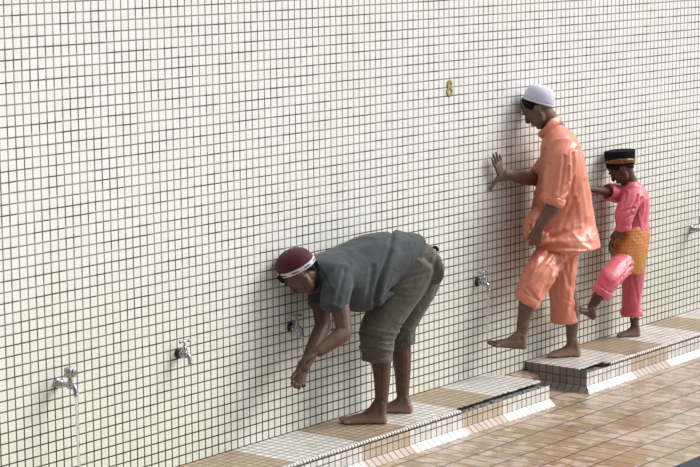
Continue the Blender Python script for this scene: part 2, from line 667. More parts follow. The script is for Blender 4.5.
def platform(name, x0, x1, label, gap, first_end, last_end):
    """raised tiled washing step; gap = x range where the edge tiles have broken away"""
    root = empty(name, ((x0 + x1) / 2, -0.22, 0))
    tag(root, label, 'step')
    g0, g1 = gap
    # masonry core; lower ledge along the broken stretch
    bm = bmesh.new()
    xs0 = x0 + (0.006 if first_end else 0)
    if g0 > x0 + 0.02:
        box(bm, xs0, g0, YF + 0.006, -0.001, 0, ZT - 0.008)
    box(bm, max(g0, xs0), g1, YF + 0.006, -0.001, 0, 0.105)
    if g1 < x1:
        box(bm, g1, x1, YF + 0.006, -0.001, 0, ZT - 0.008)
    build('core', bm, M_CEM, root)
    bm = bmesh.new()
    box(bm, max(g0, xs0) + 0.001, g1 - 0.001, -0.36, -0.002, 0.105, ZT - 0.006)  # dark filler painting the shade of the hollow under the broken tread
    build('void_shade', bm, M_MORTAR_SHADE, root)
    # top sheet of mosaic
    bm = bmesh.new()

    def slab(a, b, ya, yb=None, seg=1):
        pts = []
        n = max(1, int((b - a) / 0.025)) if seg else 1
        for i in range(n + 1):
            xx = a + (b - a) * i / n
            yy = ya + (random.uniform(-0.006, 0.006) if seg else 0)
            pts.append((xx, yy))
        rows = []
        for zz in (ZT - (0.006 if seg else 0.009), ZT):
            rows.append(([bm.verts.new((q[0], q[1], zz)) for q in pts], [bm.verts.new((q[0], -0.001, zz)) for q in pts]))
        (f0, b0), (f1, b1) = rows
        for i in range(n):
            bm.faces.new((f0[i], f0[i + 1], f1[i + 1], f1[i]))
            bm.faces.new((b0[i], b0[i + 1], b1[i + 1], b1[i]))
            bm.faces.new((f1[i], f1[i + 1], b1[i + 1], b1[i]))
            bm.faces.new((f0[i], f0[i + 1], b0[i + 1], b0[i]))
        for i in (0, n):
            bm.faces.new((f0[i], f1[i], b1[i], b0[i]))
    if g0 > x0 + 0.02:
        slab(x0, g0, -0.432, seg=0)
    slab(g0 if g0 > x0 + 0.02 else x0, g1, -0.386, seg=1)
    if g1 < x1:
        slab(g1, x1, -0.432, seg=0)
    build('tread', bm, M_TOP, root)
    # riser tiles
    bm = bmesh.new()
    if g0 > x0 + 0.02:
        box(bm, x0, g0, YF, YF + 0.006, 0.034, ZT - 0.022)
    box(bm, max(x0, g0), g1, YF, YF + 0.006, 0.034, 0.114)
    if g1 < x1:
        box(bm, g1, x1, YF, YF + 0.006, 0.034, ZT - 0.022)
    build('riser', bm, M_FACE, root)
    # splayed skirting along the foot
    bm = bmesh.new()
    a, b = x0, x1
    xe0 = x0 - (0.045 if first_end else 0)
    xe1 = x1 + (0.045 if last_end else 0)
    v = [bm.verts.new(q) for q in ((xe0, YF - 0.045, 0.001), (xe1, YF - 0.045, 0.001), (a, YF, 0.036), (b, YF, 0.036), (a, YF, 0.001), (b, YF, 0.001))]
    for f in ((0, 1, 3, 2), (2, 3, 5, 4), (4, 5, 1, 0), (0, 2, 4), (1, 5, 3)):
        bm.faces.new([v[i] for i in f])
    build('skirting', bm, M_SKIRT, root)
    # rounded edge tiles seen end-on
    bm = bmesh.new()
    xx = x0 + 0.004
    while xx < min(x1, 9) - 0.02:
        if not (g0 - 0.01 < xx < g1 + 0.005):
            dz = random.uniform(-0.001, 0.001)
            c = V((xx + 0.0085, -0.436, ZT - 0.006 + dz))
            loft(bm, [(c + V((-0.0078, 0, 0)), V((0, 0.011, 0)), V((0, 0, 0.0085))), (c + V((0.0078, 0, 0)), V((0, 0.011, 0)), V((0, 0, 0.0085)))], 1, 8, 0.1, 0.7)
        xx += 0.025
    build('edge_tiles', bm, M_COPE, root, True)
    bm = bmesh.new()
    for a, b in ((x0, g0), (g1, x1)):
        if b > a + 0.02:
            box(bm, a, b, -0.4425, -0.43, ZT - 0.024, ZT - 0.004)
    build('mortar_line', bm, M_MORTAR_SHADE, root)
    # crumbled mortar along the broken stretch
    bm = bmesh.new()
    xx = max(g0, x0 + 0.02)
    while xx < g1 - 0.02:
        s = random.uniform(0.004, 0.013)
        c = V((xx, random.uniform(-0.435, -0.385), 0.105 + s * 0.25))
        loft(bm, [(c - V((s, 0, 0)), V((0, s * 0.6, 0)), V((0, 0, s * 0.5))), (c, V((0, s * random.uniform(.7, 1), 0)), V((0, 0, s * 0.7))), (c + V((s, 0, 0)), V((0, s * 0.6, 0)), V((0, 0, s * 0.5)))], 1, 6, 0.4)
        xx += random.uniform(0.008, 0.02)
    tag(build('rubble', bm, M_CEM, root), 'crumbled grey mortar', kind='stuff')
    return root


platform('washing_step', -5.0, 0.509, 'long low tiled step under the man in grey, ending in a broken black edge', (-0.40, 0.509), False, False)
rt = platform('washing_step', 0.929, 9.0, 'low tiled step under the man in orange and the boy in pink', (0.929, 1.19), True, False)
# end face of the right-hand step
bm = bmesh.new()
box(bm, 0.923, 0.929, YF, -0.001, 0.034, ZT - 0.004)
build('end_riser', bm, M_END, rt)
bm = bmesh.new()
v = [bm.verts.new(q) for q in ((0.884, YF - 0.045, 0.0015), (0.884, -0.001, 0.0015), (0.9235, YF, 0.0365), (0.9235, -0.001, 0.0365), (0.9235, YF, 0.0015), (0.9235, -0.001, 0.0015))]
for f in ((0, 1, 3, 2), (2, 3, 5, 4), (4, 5, 1, 0), (0, 2, 4), (1, 5, 3)):
    bm.faces.new([v[i] for i in f])
build('end_skirting', bm, M_ENDSK, rt)

bm = bmesh.new()
box(bm, -3.0, 5.0, -3.2, -1.759, 0.0, 0.008)
tag(build('floor_mat', bm, M_MAT), 'dark slate blue mat edge at the bottom right corner of the paving', 'mat')

# ------------------------------------------------------------------ figure 8 on the wall
bm = bmesh.new()
for cz, rx, rz in ((1.9045, 0.019, 0.0175), (1.8615, 0.023, 0.0215)):
    ring_loft(bm, V((0.113, -0.003, cz)), V((rx, 0, 0)), V((0, 0, rz)), V((0, 1, 0)), 0.0092, 0.0025, 32, 8)
tag(build('wall_numeral', bm, M_GOLDPAINT, None, True), 'ochre numeral 8 fixed high on the tiled wall', 'number')


# ------------------------------------------------------------------ taps
def cyl(bm, p, q, r0, r1=None, n=14):
    p, q = V(p), V(q)
    r1 = r0 if r1 is None else r1
    limb(bm, [p, q], [r0, r1], None, 1, n, 0.15)


def tap(loc, label, style='lever'):
    t = empty('wall_tap', loc)
    tag(t, label, 'tap', 'water taps in a row along the wall')
    X, Y, Z = loc
    o = V(loc)
    bm = bmesh.new()
    cyl(bm, o + V((0, -0.001, 0)), o + V((0, -0.012, 0)), 0.027, 0.024, 20)
    build('flange', bm, M_DARKMET if style == 'lever' else M_CHROME, t, True)
    L = 0.046 if style == 'lever' else 0.088
    bm = bmesh.new()
    cyl(bm, o + V((0, -0.01, 0)), o + V((0, -L, 0)), 0.0125)
    cyl(bm, o + V((0, -0.012, 0)), o + V((0, -0.032, 0)), 0.019, 0.017, 6)
    ball(bm, o + V((0, -L, 0)), V((0.019, 0, 0)), V((0, 0.021, 0)), V((0, 0, 0.02)))
    # spout bending down
    limb(bm, [o + V((0, -L, 0)), o + V((0, -L - 0.018, 0.0)), o + V((0, -L - 0.030, -0.014)), o + V((0, -L - 0.036, -0.038))],
         [0.013, 0.013, 0.012, 0.011], V((1, 0, 0)), 4, 12, 0.1)
    cyl(bm, o + V((0, -L - 0.0355, -0.034)), o + V((0, -L - 0.0368, -0.046)), 0.0130)
    # bonnet
    cyl(bm, o + V((0, -L, 0.015)), o + V((0, -L, 0.042)), 0.014, 0.010)
    build('spout', bm, M_CHROME, t, True)
    bm = bmesh.new()
    if style == 'lever':
        cyl(bm, o + V((0, -L, 0.04)), o + V((0, -L, 0.062)), 0.006)
        cyl(bm, o + V((-0.026, -L + 0.004, 0.065)), o + V((0.026, -L - 0.004, 0.065)), 0.006)
        ball(bm, o + V((-0.028, -L + 0.004, 0.065)), V((0.008, 0, 0)), V((0, 0.008, 0)), V((0, 0, 0.008)), 8)
        ball(bm, o + V((0.028, -L - 0.004, 0.065)), V((0.008, 0, 0)), V((0, 0.008, 0)), V((0, 0, 0.008)), 8)
    else:
        for k in range(8):
            a = k * PI / 4
            c = o + V((0.019 * math.cos(a), -L + 0.019 * math.sin(a), 0.062))
            cyl(bm, c + V((0, 0, -0.02)), c + V((0, 0, 0.02)), 0.0095, 0.0085, 8)
        cyl(bm, o + V((0, -L, 0.042)), o + V((0, -L, 0.085)), 0.022, 0.019)
    build('handle', bm, M_CHROME, t, True)
    return t


tap((-3.073, 0, 0.712), 'long chrome tap with a round knob, running, leftmost on the wall', 'knob')
tap((-2.234, 0, 0.715), 'short shut chrome tap on bare wall, left of the man in grey')
tap((-1.353, 0, 0.709), 'chrome T-handled tap running beside the forearms of the man in grey')
tap((0.400, 0, 0.707), 'chrome T-handled tap running over the raised foot of the man in orange')
tap((1.270, 0, 0.709), 'chrome T-handled tap glimpsed behind the legs of the man in orange')
tap((3.004, 0, 0.716), 'chrome tap at the right edge, beyond the boy in pink', 'knob')

# ------------------------------------------------------------------ water
tw = NT('falling water')
tw.b.inputs['Base Color'].default_value = (0.97, 0.98, 1, 1)
tw.b.inputs['Transmission Weight'].default_value = 0.75
tw.b.inputs['Roughness'].default_value = 0.12
tw.b.inputs['IOR'].default_value = 1.33
M_WATER = tw.m


def stream(top, bottom, label, r=0.0055, drift=0.0):
    bm = bmesh.new()
    n = 44
    pts, rad = [], []
    for i in range(n + 1):
        f = i / n
        z = top[2] + (bottom[2] - top[2]) * f
        p = V(top).lerp(V(bottom), f)
        p.z = z
        j = noise.noise_vector(V((z * 16, top[0] * 7, 1.3))) * 0.004 * min(1, f * 3)
        p += V((j.x, j.y - drift * math.sqrt(f), 0))
        pts.append(p)
        rad.append(r * (1.0 + 0.55 * noise.noise(V((z * 38, top[0] * 3, 0))) - 0.15 * f))
    limb(bm, pts, rad, V((1, 0, 0)), 1, 8, 0.5)
    return tag(build('water_stream', bm, M_WATER, None, True), label, 'water')


stream((-3.073, -0.125, 0.664), (-3.073, -0.135, 0.004), 'thin broken water stream falling from the leftmost tap', 0.0075)
stream((-1.353, -0.083, 0.661), (-1.353, -0.086, 0.615), 'short trickle of water from the tap onto the forearms of the man in grey', 0.0045)
stream((0.400, -0.083, 0.659), (0.401, -0.075, 0.375), 'thin stream of water falling on the toes of the man in orange', 0.006)
stream((1.270, -0.083, 0.661), (1.270, -0.088, ZT + 0.002), 'thin stream of water behind the legs of the man in orange', 0.005)


# ------------------------------------------------------------------ people
def head(bm, c, f, u, s, k):
    """skull, face and ears; c centre of skull, f forward, u up, s = left side; k scale"""
    def q(a, b, d=0.0): return c + f * (a * k) + u * (b * k) + s * (d * k)
    F, U, L = f * k, u * k, s * k
    ball(bm, q(-0.005, 0.022), F * 0.098, L * 0.077, U * 0.092, 20)
    ball(bm, q(0.024, -0.002), F * 0.072, L * 0.070, U * 0.085, 18)          # forehead, cheeks
    ball(bm, q(0.036, -0.050), F * 0.057, L * 0.058, U * 0.056, 16)       # mouth region
    ball(bm, q(0.060, -0.093), F * 0.026, L * 0.026, U * 0.021, 12)       # chin
    for d in (-1, 1):
        limb(bm, [q(-0.004, -0.040, 0.046 * d), q(0.018, -0.074, 0.038 * d), q(0.056, -0.094, 0.012 * d)], [0.024 * k, 0.024 * k, 0.020 * k], None, 3, 10)   # jaw
        ball(bm, q(0.062, -0.022, 0.036 * d), F * 0.024, L * 0.022, U * 0.018, 10)   # cheekbone
        limb(bm, [q(0.090, 0.020, 0.010 * d), q(0.084, 0.024, 0.034 * d), q(0.066, 0.018, 0.052 * d)], [0.0075 * k] * 3, None, 3, 8)  # brow ridge
        ball(bm, q(0.078, 0.001, 0.032 * d), F * 0.013, L * 0.016, U * 0.0105, 10)     # lids over the eyeball
        # ear
        e = q(-0.010, -0.016, 0.071 * d)
        ea = (L * d * 0.8 - F * 0.35).normalized()
        ball(bm, e + ea * 0.004 * k, (F * 0.9 + L * d * 0.3).normalized() * 0.016 * k, ea * 0.006 * k, U * 0.027, 12)
        ring_loft(bm, e + ea * 0.006 * k, (F * 0.9 + L * d * 0.3).normalized() * 0.014 * k, U * 0.027, ea, 0.0045 * k, 0.0050 * k, 20, 6)
        ball(bm, q(0.103, -0.034, 0.012 * d), F * 0.010, L * 0.0085, U * 0.008, 8)     # nostril wing
    limb(bm, [q(0.087, 0.014), q(0.097, -0.008), q(0.107, -0.027)], [0.0085 * k, 0.0098 * k, 0.0125 * k], None, 3, 10)   # nose
    limb(bm, [q(0.082, -0.057, -0.022), q(0.094, -0.054), q(0.082, -0.057, 0.022)], [0.005 * k, 0.0075 * k, 0.005 * k], None, 4, 8)   # upper lip
    limb(bm, [q(0.080, -0.069, -0.018), q(0.090, -0.069), q(0.080, -0.069, 0.018)], [0.005 * k, 0.0078 * k, 0.005 * k], None, 4, 8)   # lower lip


def face_bits(parent, c, f, u, s, k, m_brow, m_lip, m_eye):
    def q(a, b, d=0.0): return c + f * (a * k) + u * (b * k) + s * (d * k)
    for d in (-1, 1):
        bm = bmesh.new()
        limb(bm, [q(0.0955, 0.024, 0.012 * d), q(0.0925, 0.030, 0.034 * d), q(0.074, 0.024, 0.055 * d)], [0.0035 * k, 0.0042 * k, 0.002 * k], None, 4, 8)
        build('eyebrow', bm, m_brow, parent, True)
        bm = bmesh.new()
        limb(bm, [q(0.0885, -0.006, 0.018 * d), q(0.0915, -0.009, 0.032 * d), q(0.083, -0.006, 0.046 * d)], [0.002 * k, 0.0035 * k, 0.002 * k], None, 4, 8)
        build('eye', bm, m_eye, parent, True)
    bm = bmesh.new()
    limb(bm, [q(0.0875, -0.058, -0.019), q(0.1005, -0.0555), q(0.0875, -0.058, 0.019)], [0.0025 * k, 0.004 * k, 0.0025 * k], None, 4, 8)
    limb(bm, [q(0.0850, -0.069, -0.016), q(0.0965, -0.069), q(0.0850, -0.069, 0.016)], [0.0025 * k, 0.004 * k, 0.0025 * k], None, 4, 8)
    build('lips', bm, m_lip, parent, True)


def hairline(az, back=-0.75, front=0.50):
    az = abs((az + PI) % (2 * PI) - PI)
    pts = ((0, front), (0.8, front - 0.08), (1.15, 0.05), (1.3, -0.18), (1.5, -0.17), (1.7, -0.06), (1.95, -0.25), (2.3, back * 0.75), (PI + 0.01, back))
    for (a0, v0), (a1, v1) in zip(pts, pts[1:]):
        if a0 <= az <= a1:
            t = (az - a0) / (a1 - a0)
            t = t * t * (3 - 2 * t)
            return v0 + (v1 - v0) * t
    return back


def dome(c, a, b, u, low, top=1.0, thick=0.006, n=48, m=14, p=1.0, jitter=0.0, name='hair'):
    """shell over the upper part of an ellipsoid; low(az) = lower elevation (radians)"""
    bm = bmesh.new()
    gs = []
    for lay in (0, 1):
        k = 1.0 if lay == 0 else 1.0 - thick
        g = []
        for i in range(n):
            az = 2 * PI * i / n
            lo = low(az)
            col = []
            for j in range(m):
                el = lo + (PI / 2 - 0.06 - lo) * j / (m - 1)
                ce, se = math.cos(el), math.sin(el)
                if p != 1.0:
                    ce = ce ** p
                    se = math.copysign(abs(se) ** p, se)
                jt = 1 + (jitter * noise.noise(V((az * 6, el * 14, 2))) if jitter and lay == 0 else 0)
                col.append(bm.verts.new(c + (a * math.cos(az) * ce + b * math.sin(az) * ce + u * se * top) * k * jt))
            g.append(col)
        gs.append(g)
    for lay, g in enumerate(gs):
        for i in range(n):
            for j in range(m - 1):
                bm.faces.new((g[i][j], g[(i + 1) % n][j], g[(i + 1) % n][j + 1], g[i][j + 1]))
        bm.faces.new([g[i][m - 1] for i in range(n)])
    for i in range(n):
        bm.faces.new((gs[0][i][0], gs[0][(i + 1) % n][0], gs[1][(i + 1) % n][0], gs[1][i][0]))
    return bm


def hand(bm, w, d, nrm, s, k, curl, spread=0.08, thumb=(0.6, 0.7, 0.2), tcurl=0.2):
    """w wrist, d towards the fingers, nrm out of the palm, s towards the thumb"""
    d = V(d).normalized()
    s = (V(s) - d * V(s).dot(d)).normalized()
    nn = d.cross(s)
    if nn.dot(V(nrm)) < 0:
        nn = -nn
    def q(a, b, c=0.0): return w + d * a * k + s * b * k + nn * c * k
    loft(bm, [(q(-0.015, 0), s * 0.026 * k, nn * 0.019 * k), (q(0.025, 0.002), s * 0.033 * k, nn * 0.016 * k),
              (q(0.065, 0.0), s * 0.040 * k, nn * 0.0135 * k), (q(0.092, -0.001), s * 0.039 * k, nn * 0.011 * k)], 3, 16, 0.6)
    lens = (0.072, 0.080, 0.074, 0.057)
    for i in range(4):
        b = 0.030 - i * 0.0205
        base = q(0.088 - (0.006 if i in (0, 3) else 0) - (0.004 if i == 3 else 0), b)
        dirn = (d + s * (spread * (1.5 - i))).normalized()
        ang = 0.0
        pts = [base - dirn * 0.02 * k, base]
        cc = curl[i] if isinstance(curl[i], tuple) else (curl[i] * 0.8, curl[i], curl[i] * 0.7)
        pnt = base
        for fr, cu in zip((0.45, 0.31, 0.26), cc):
            ang += cu
            v = dirn * math.cos(ang) + nn * math.sin(ang)
            pnt = pnt + v * lens[i] * fr * k
            pts.append(pnt)
        r = (0.0088 if i < 3 else 0.0078) * k
        limb(bm, pts, [r, r * 1.02, r, r * 0.95, r * 0.8], nn, 3, 10, 0.9)
    t = (d * thumb[0] + s * thumb[1] + nn * thumb[2]).normalized()
    t2 = (t * (1 - tcurl) + d * tcurl + nn * tcurl * 0.6).normalized()
    b0 = q(0.018, 0.018, 0.003)
    b1 = b0 + t * 0.045 * k
    b2 = b1 + t2 * 0.034 * k
    limb(bm, [b0, b1, b2, b2 + t2 * 0.024 * k], [0.016 * k, 0.0115 * k, 0.0105 * k, 0.008 * k], nn, 3, 10, 0.9)


def foot(bm, heel, toe, up, big, ankle, k, flat=True):
    """heel and toe = ends of the sole line; up = away from sole; big = towards the big toe side"""
    d = (toe - heel)
    Lg = d.length
    d.normalize()
    up = (up - d * up.dot(d)).normalized()
    s = (big - d * big.dot(d) - up * big.dot(up)).normalized()
    def ring(t, w, h, off=0.0, lift=0.0):
        c = heel + d * (t * Lg) + s * (off * k) + up * (lift * k)
        r = []
        for i in range(20):
            th = 2 * PI * i / 20
            x = math.copysign(abs(math.cos(th)) ** 0.8, math.cos(th)) * w
            y = math.sin(th)
            y = h * (0.28 + 0.72 * y) if y > 0 else 0.28 * h * (1 - abs(y) ** 0.55)
            r.append(bm.verts.new(c + s * x * k + up * y * k))
        return r
    secs = [(0.0, 0.016, 0.030, 0, 0.006), (0.04, 0.027, 0.055, 0, 0.0), (0.14, 0.031, 0.072, 0, 0), (0.27, 0.031, 0.080, 0, 0), (0.42, 0.032, 0.072, 0.002, 0), (0.55, 0.036, 0.055, 0.002, 0),
            (0.68, 0.041, 0.046, 0.003, 0), (0.78, 0.043, 0.039, 0.003, 0), (0.85, 0.040, 0.032, 0.004, 0)]
    rs = [ring(*q) for q in secs]
    for a, b in zip(rs, rs[1:]):
        for i in range(20):
            bm.faces.new((a[i], a[(i + 1) % 20], b[(i + 1) % 20], b[i]))
    bm.faces.new(rs[0])
    bm.faces.new(rs[-1])
    for i in range(5):
        off = 0.030 - i * 0.0175
        ln = (0.16, 0.15, 0.12, 0.09, 0.06)[i]
        r = (0.0138, 0.0100, 0.0095, 0.0092, 0.0092)[i]
        b = heel + d * (0.80 * Lg) + s * off * k + up * (r + 0.001) * k
        limb(bm, [b, b + d * ln * 0.55 * Lg + up * 0.003 * k, b + d * (ln * 1.0 * Lg)], [r * 1.05 * k, r * k, r * 0.95 * k], up, 3, 10, 0.8)
    # heel to ankle column
    limb(bm, [heel + d * 0.13 * Lg + up * 0.035 * k, ankle.lerp(heel + d * 0.13 * Lg + up * 0.05 * k, 0.4), ankle], [(0.030 * k), (0.029 * k), 0.031 * k], s, 3, 14, 0.5)
    limb(bm, [heel + d * 0.45 * Lg + up * 0.045 * k, heel + d * 0.30 * Lg + up * 0.07 * k, ankle + up * 0.01 * k], [0.024 * k, 0.028 * k, 0.030 * k], s, 3, 14, 0.5)
    for sg in (-1, 1):
        ball(bm, ankle + s * sg * 0.028 * k - up * 0.012 * k, d * 0.012 * k, s * 0.012 * k, up * 0.014 * k, 10)


def screen_frame(tilt, turn=0.0):
    """head axes for a face looking image-left, tilted down by tilt, turned away from the viewer by turn"""
    h = (-RH * math.cos(turn) + FH * math.sin(turn)).normalized()
    f = h * math.cos(tilt) - ZU * math.sin(tilt)
    u = h * math.sin(tilt) + ZU * math.cos(tilt)
    s = u.cross(f).normalized()
    return f, u, s


M_SKIN_A = mat_skin('brown skin', (0.112, 0.060, 0.042), 0.6)
M_SKIN_B = mat_skin('tan skin', (0.170, 0.104, 0.077), 0.4)
M_SKIN_C = mat_skin('dark brown skin', (0.100, 0.050, 0.035))
M_HAIR = simple('black hair', (0.008, 0.007, 0.007), 0.6, spec=0.15, var=0.4, scale=200, bump=0.002)
M_LIP = simple('brown lips', (0.16, 0.07, 0.055), 0.45)
M_EYE = simple('dark eyelid slit', (0.03, 0.02, 0.018), 0.5)
M_GREY = mat_cloth('slate grey cotton', (0.050, 0.058, 0.062), 0.9, 0.10, crease=0.003, cs=9)
M_KHAKI = mat_cloth('olive grey cotton', (0.105, 0.100, 0.080), 0.9, 0.1, crease=0.003, cs=12)
M_ORANGE = mat_cloth('orange satin', (0.70, 0.225, 0.140), 0.36, 0.1, var=0.04, crease=0.002, cs=10, spec=0.65, weave=0.0003)
M_PINK = mat_cloth('pink satin', (0.66, 0.115, 0.165), 0.40, 0.1, var=0.06, crease=0.002, cs=14, spec=0.6, weave=0.0003)
M_SAMP = mat_samping()
M_CAPW = mat_knit('white crochet', (0.80, 0.79, 0.92), (0.58, 0.57, 0.72))
M_CAPM = mat_knit('maroon knit', (0.10, 0.009, 0.019), (0.05, 0.005, 0.010))
M_BAND = mat_band()
M_VELVET = simple('black velvet', (0.010, 0.010, 0.012), 0.95, var=0.3, spec=0.15)
M_GOLD = mat_gold()
M_WHITE = simple('pale patch', (0.7, 0.68, 0.66), 0.8)


def cuff(parent, c, a, b, ax, rr, rh, mat, seed, name='rolled_cuff', voxel=0.005):
    bm = bmesh.new()
    ring_loft(bm, c, a, b, ax, rr, rh, 44, 12, 0.16, seed)
    ring_loft(bm, c + ax.normalized() * rh * 0.9, a * 0.98, b * 0.98, ax, rr * 0.8, rh * 0.5, 44, 10, 0.2, seed + 4)
    me = bake(bm, voxel, 2)
    folds(me, lambda co, nn: 0.0022 * ridge(co, ax, 14, 34, seed))
    return link(name, me, mat, parent, True)


def perp(d, ref):
    d = d.normalized()
    a = (ref - d * ref.dot(d)).normalized()
    return a, d.cross(a)


# ============ man in grey, bent double ============
def man_grey():
    L = V((-0.32, -0.947, 0))           # his left side, towards the viewer
    fwd = V((-0.947, 0.32, 0))
    f, u, s = screen_frame(math.radians(62), 0.0)
    # turn the head a little with the body (coming towards the viewer)
    rot = Matrix.Rotation(math.radians(-14), 3, 'Z')
    f, u, s = rot @ f, rot @ u, rot @ s
    hc = at(299.5, 272, 11.22)
    bm = bmesh.new()
    head(bm, hc, f, u, s, 0.98)
    neckb = at(326, 270, 11.38)
    limb(bm, [neckb, at(314, 273, 11.29), hc - u * 0.03], [0.062, 0.056, 0.055], None, 4)
    # torso core
    pel = at(415, 262, 11.74)
    limb(bm, [pel, at(385, 264, 11.62), at(355, 272, 11.5), at(335, 274, 11.41), neckb], [(0.12, 0.14), (0.12, 0.13), (0.13, 0.15), (0.11, 0.15), (0.07, 0.09)], ZU, 4)
    # near (left) arm
    sh, el, wr = at(337, 284, 11.24), at(344.5, 333, 11.17), at(318.5, 352, 11.08)
    limb(bm, [sh, sh.lerp(el, 0.5), el], [0.052, 0.047, 0.042], L, 5)
    limb(bm, [el, el.lerp(wr, 0.3), wr], [0.043, 0.043, 0.029], L, 5)
    dh = (at(303, 359, 11.10) - wr)
    hand(bm, wr, at(306, 358.5, 11.06) - wr, -ZU + FH * 0.4, FH, 0.97, (0.45, 0.42, 0.4, 0.45), 0.03, (0.7, 0.5, 0.35), 0.4)
    # far (right) arm
    sh2, el2, wr2 = at(318, 285, 11.42), at(323, 326, 11.36), at(303.5, 369, 11.20)
    limb(bm, [sh2, sh2.lerp(el2, 0.5), el2], [0.050, 0.046, 0.042], L, 5)
    limb(bm, [el2, el2.lerp(wr2, 0.3), wr2], [0.042, 0.042, 0.029], L, 5)
    hand(bm, wr2, at(295, 390, 11.14) - wr2, -FH * 0.7 + RH * 0.5, -RH - FH * 0.4, 1.0, (0.62, 0.66, 0.7, 0.75), 0.0, (0.8, 0.4, 0.45), 0.5)
    # legs
    zt = ZT + 0.001
    def ground(px, dep):
        p = at(px, 420, dep)
        return V((p.x, p.y, zt))
    hipn, kneen = at(412, 272, 11.63), at(375, 333, 11.62)
    heel, toe = V((-0.888, -0.296, zt)), V((-1.040, -0.078, zt))
    ank = at(381.5, 400, 11.665)
    limb(bm, [hipn, kneen], [0.08, 0.06], L)
    limb(bm, [kneen, at(380.5, 355, 11.65), at(382, 378, 11.665), ank], [0.056, 0.058, 0.046, 0.036], L, 5)
    foot(bm, heel, toe, ZU, V((0.79, 0.61, 0)), ank, 1.0)
    hipf, kneef = at(421, 268, 11.84), at(398, 322, 11.88)
    heel2, toe2 = V((-0.606, -0.262, zt)), V((-0.72, -0.045, zt))
    ank2 = at(402.5, 393, 11.925)
    limb(bm, [hipf, kneef], [0.08, 0.06], L)
    limb(bm, [kneef, at(401, 348, 11.9), at(402.5, 372, 11.92), ank2], [0.056, 0.057, 0.046, 0.036], L, 5)
    foot(bm, heel2, toe2, ZU, V((-0.79, -0.61, 0)), ank2, 0.95)
    me = bake(bm, 0.004, 3)
    P = link('person', me, M_SKIN_A, None, True)
    tag(P, 'barefoot man in grey shirt and maroon cap bending over to wash his forearms', 'person')
    face_bits(P, hc, f, u, s, 0.98, M_HAIR, M_LIP, M_EYE)
    # hair
    az0 = 0
    hbm = (dome(hc + u * 0.022 - f * 0.003, f * 0.1, s * 0.0815, u * 0.097, lambda a: hairline(a, -1.15, 0.35), thick=0.05, jitter=0.04))
    # fringe poking from under the cap
    bm = bmesh.new()
    for k in range(16):
        a = -0.9 + 1.8 * k / 15
        b0 = hc + u * 0.075 + (f * math.cos(a) * 0.070 + s * math.sin(a) * 0.065)
        b1 = hc + u * (0.052 + 0.006 * math.sin(k * 5)) + (f * math.cos(a) * 0.090 + s * math.sin(a) * 0.074)
        limb(bm, [b0, b0.lerp(b1, 0.5) + u * 0.012 + f * 0.006, b1 + f * 0.004], [0.011, 0.009, 0.004], None, 2, 6)
    build('fringe', bm, M_HAIR, P, True)
    # cap: soft maroon knit dome with a patterned band, worn at its own tilt
    ct = math.radians(23)
    hx = (rot @ -RH).normalized()
    ca = hx * math.cos(ct) - ZU * math.sin(ct)
    cu = hx * math.sin(ct) + ZU * math.cos(ct)
    rr_ = Matrix.Rotation(math.radians(-17), 3, ca)
    if (rr_ @ cu).dot(FH) > 0:
        rr_ = Matrix.Rotation(math.radians(17), 3, ca)
    cu = rr_ @ cu
    cs = cu.cross(ca).normalized()
    cc = at(296.0, 266.0, 11.225)
    tuck(hbm, cc, cu, hc, 0.85, -0.004)
    build('hair', hbm, M_HAIR, P, True)
    bm = dome(cc, ca * 0.104, cs * 0.090, cu * 0.094, lambda az: -0.02, thick=0.05, p=0.82, jitter=0.03)
    cap = build('skullcap', bm, M_CAPM, P, True)
    tag(cap, 'maroon knitted cap')
    # band with uv so that the dashes run round it
    bm = bmesh.new()
    n, m = 64, 6
    uvl = bm.loops.layers.uv.new('UVMap')
    g = []
    for i in range(n + 1):
        az = 2 * PI * i / n
        col = []
        for j in range(m + 1):
            h = -0.012 + 0.024 * j / m
            bul = 1.035 + 0.012 * math.sin(PI * j / m)
            col.append(bm.verts.new(cc + (ca * 0.104 * math.cos(az) + cs * 0.090 * math.sin(az)) * bul + cu * h))
        for j in (m, 0):
            col.append(bm.verts.new(cc + (ca * 0.104 * math.cos(az) + cs * 0.090 * math.sin(az)) * 0.93 + cu * (-0.012 + 0.024 * j / m)))
        g.append(col)
    for i in range(n):
        cnt = len(g[0])
        for j in range(cnt):
            j2 = (j + 1) % cnt
            fc = bm.faces.new((g[i][j], g[i + 1][j], g[i + 1][j2], g[i][j2]))
            for lp, (ii, jj) in zip(fc.loops, ((i, j), (i + 1, j), (i + 1, j2), (i, j2))):
                lp[uvl].uv = (ii / n, min(jj, m) / m)
    band = build('cap_band', bm, M_BAND, cap, True)
    tag(band, 'white band with maroon dashes')
    # ---- trousers
    bm = bmesh.new()
    loft(bm, [(at(405, 259, 11.70), L * 0.150, ZU * 0.105), (at(418, 261, 11.74), L * 0.172, ZU * 0.122), (at(425, 265, 11.75), L * 0.168, ZU * 0.112)], 4, 24, 0.55)
    kn = kneen
    def leg(bm, pts, rad):
        limb(bm, pts, rad, L, 5, 20, 0.3)
    leg(bm, [at(417, 263, 11.65), at(405, 282, 11.63), at(388, 311, 11.62), at(378.5, 330, 11.62), at(377, 345, 11.63), at(377.5, 357, 11.64)],
        [(0.115, 0.118), (0.112, 0.128), (0.100, 0.110), (0.098, 0.103), (0.092, 0.092), (0.080, 0.078)])
    leg(bm, [at(427, 262, 11.84), at(420, 285, 11.85), at(408, 311, 11.87), at(402, 327, 11.88), at(402.5, 342, 11.89)],
        [(0.11, 0.105), (0.105, 0.10), (0.092, 0.085), (0.085, 0.075), (0.076, 0.066)])
    me = bake(bm, 0.0065, 3)
    thigh = (at(378, 330, 11.6) - at(417, 263, 11.65))
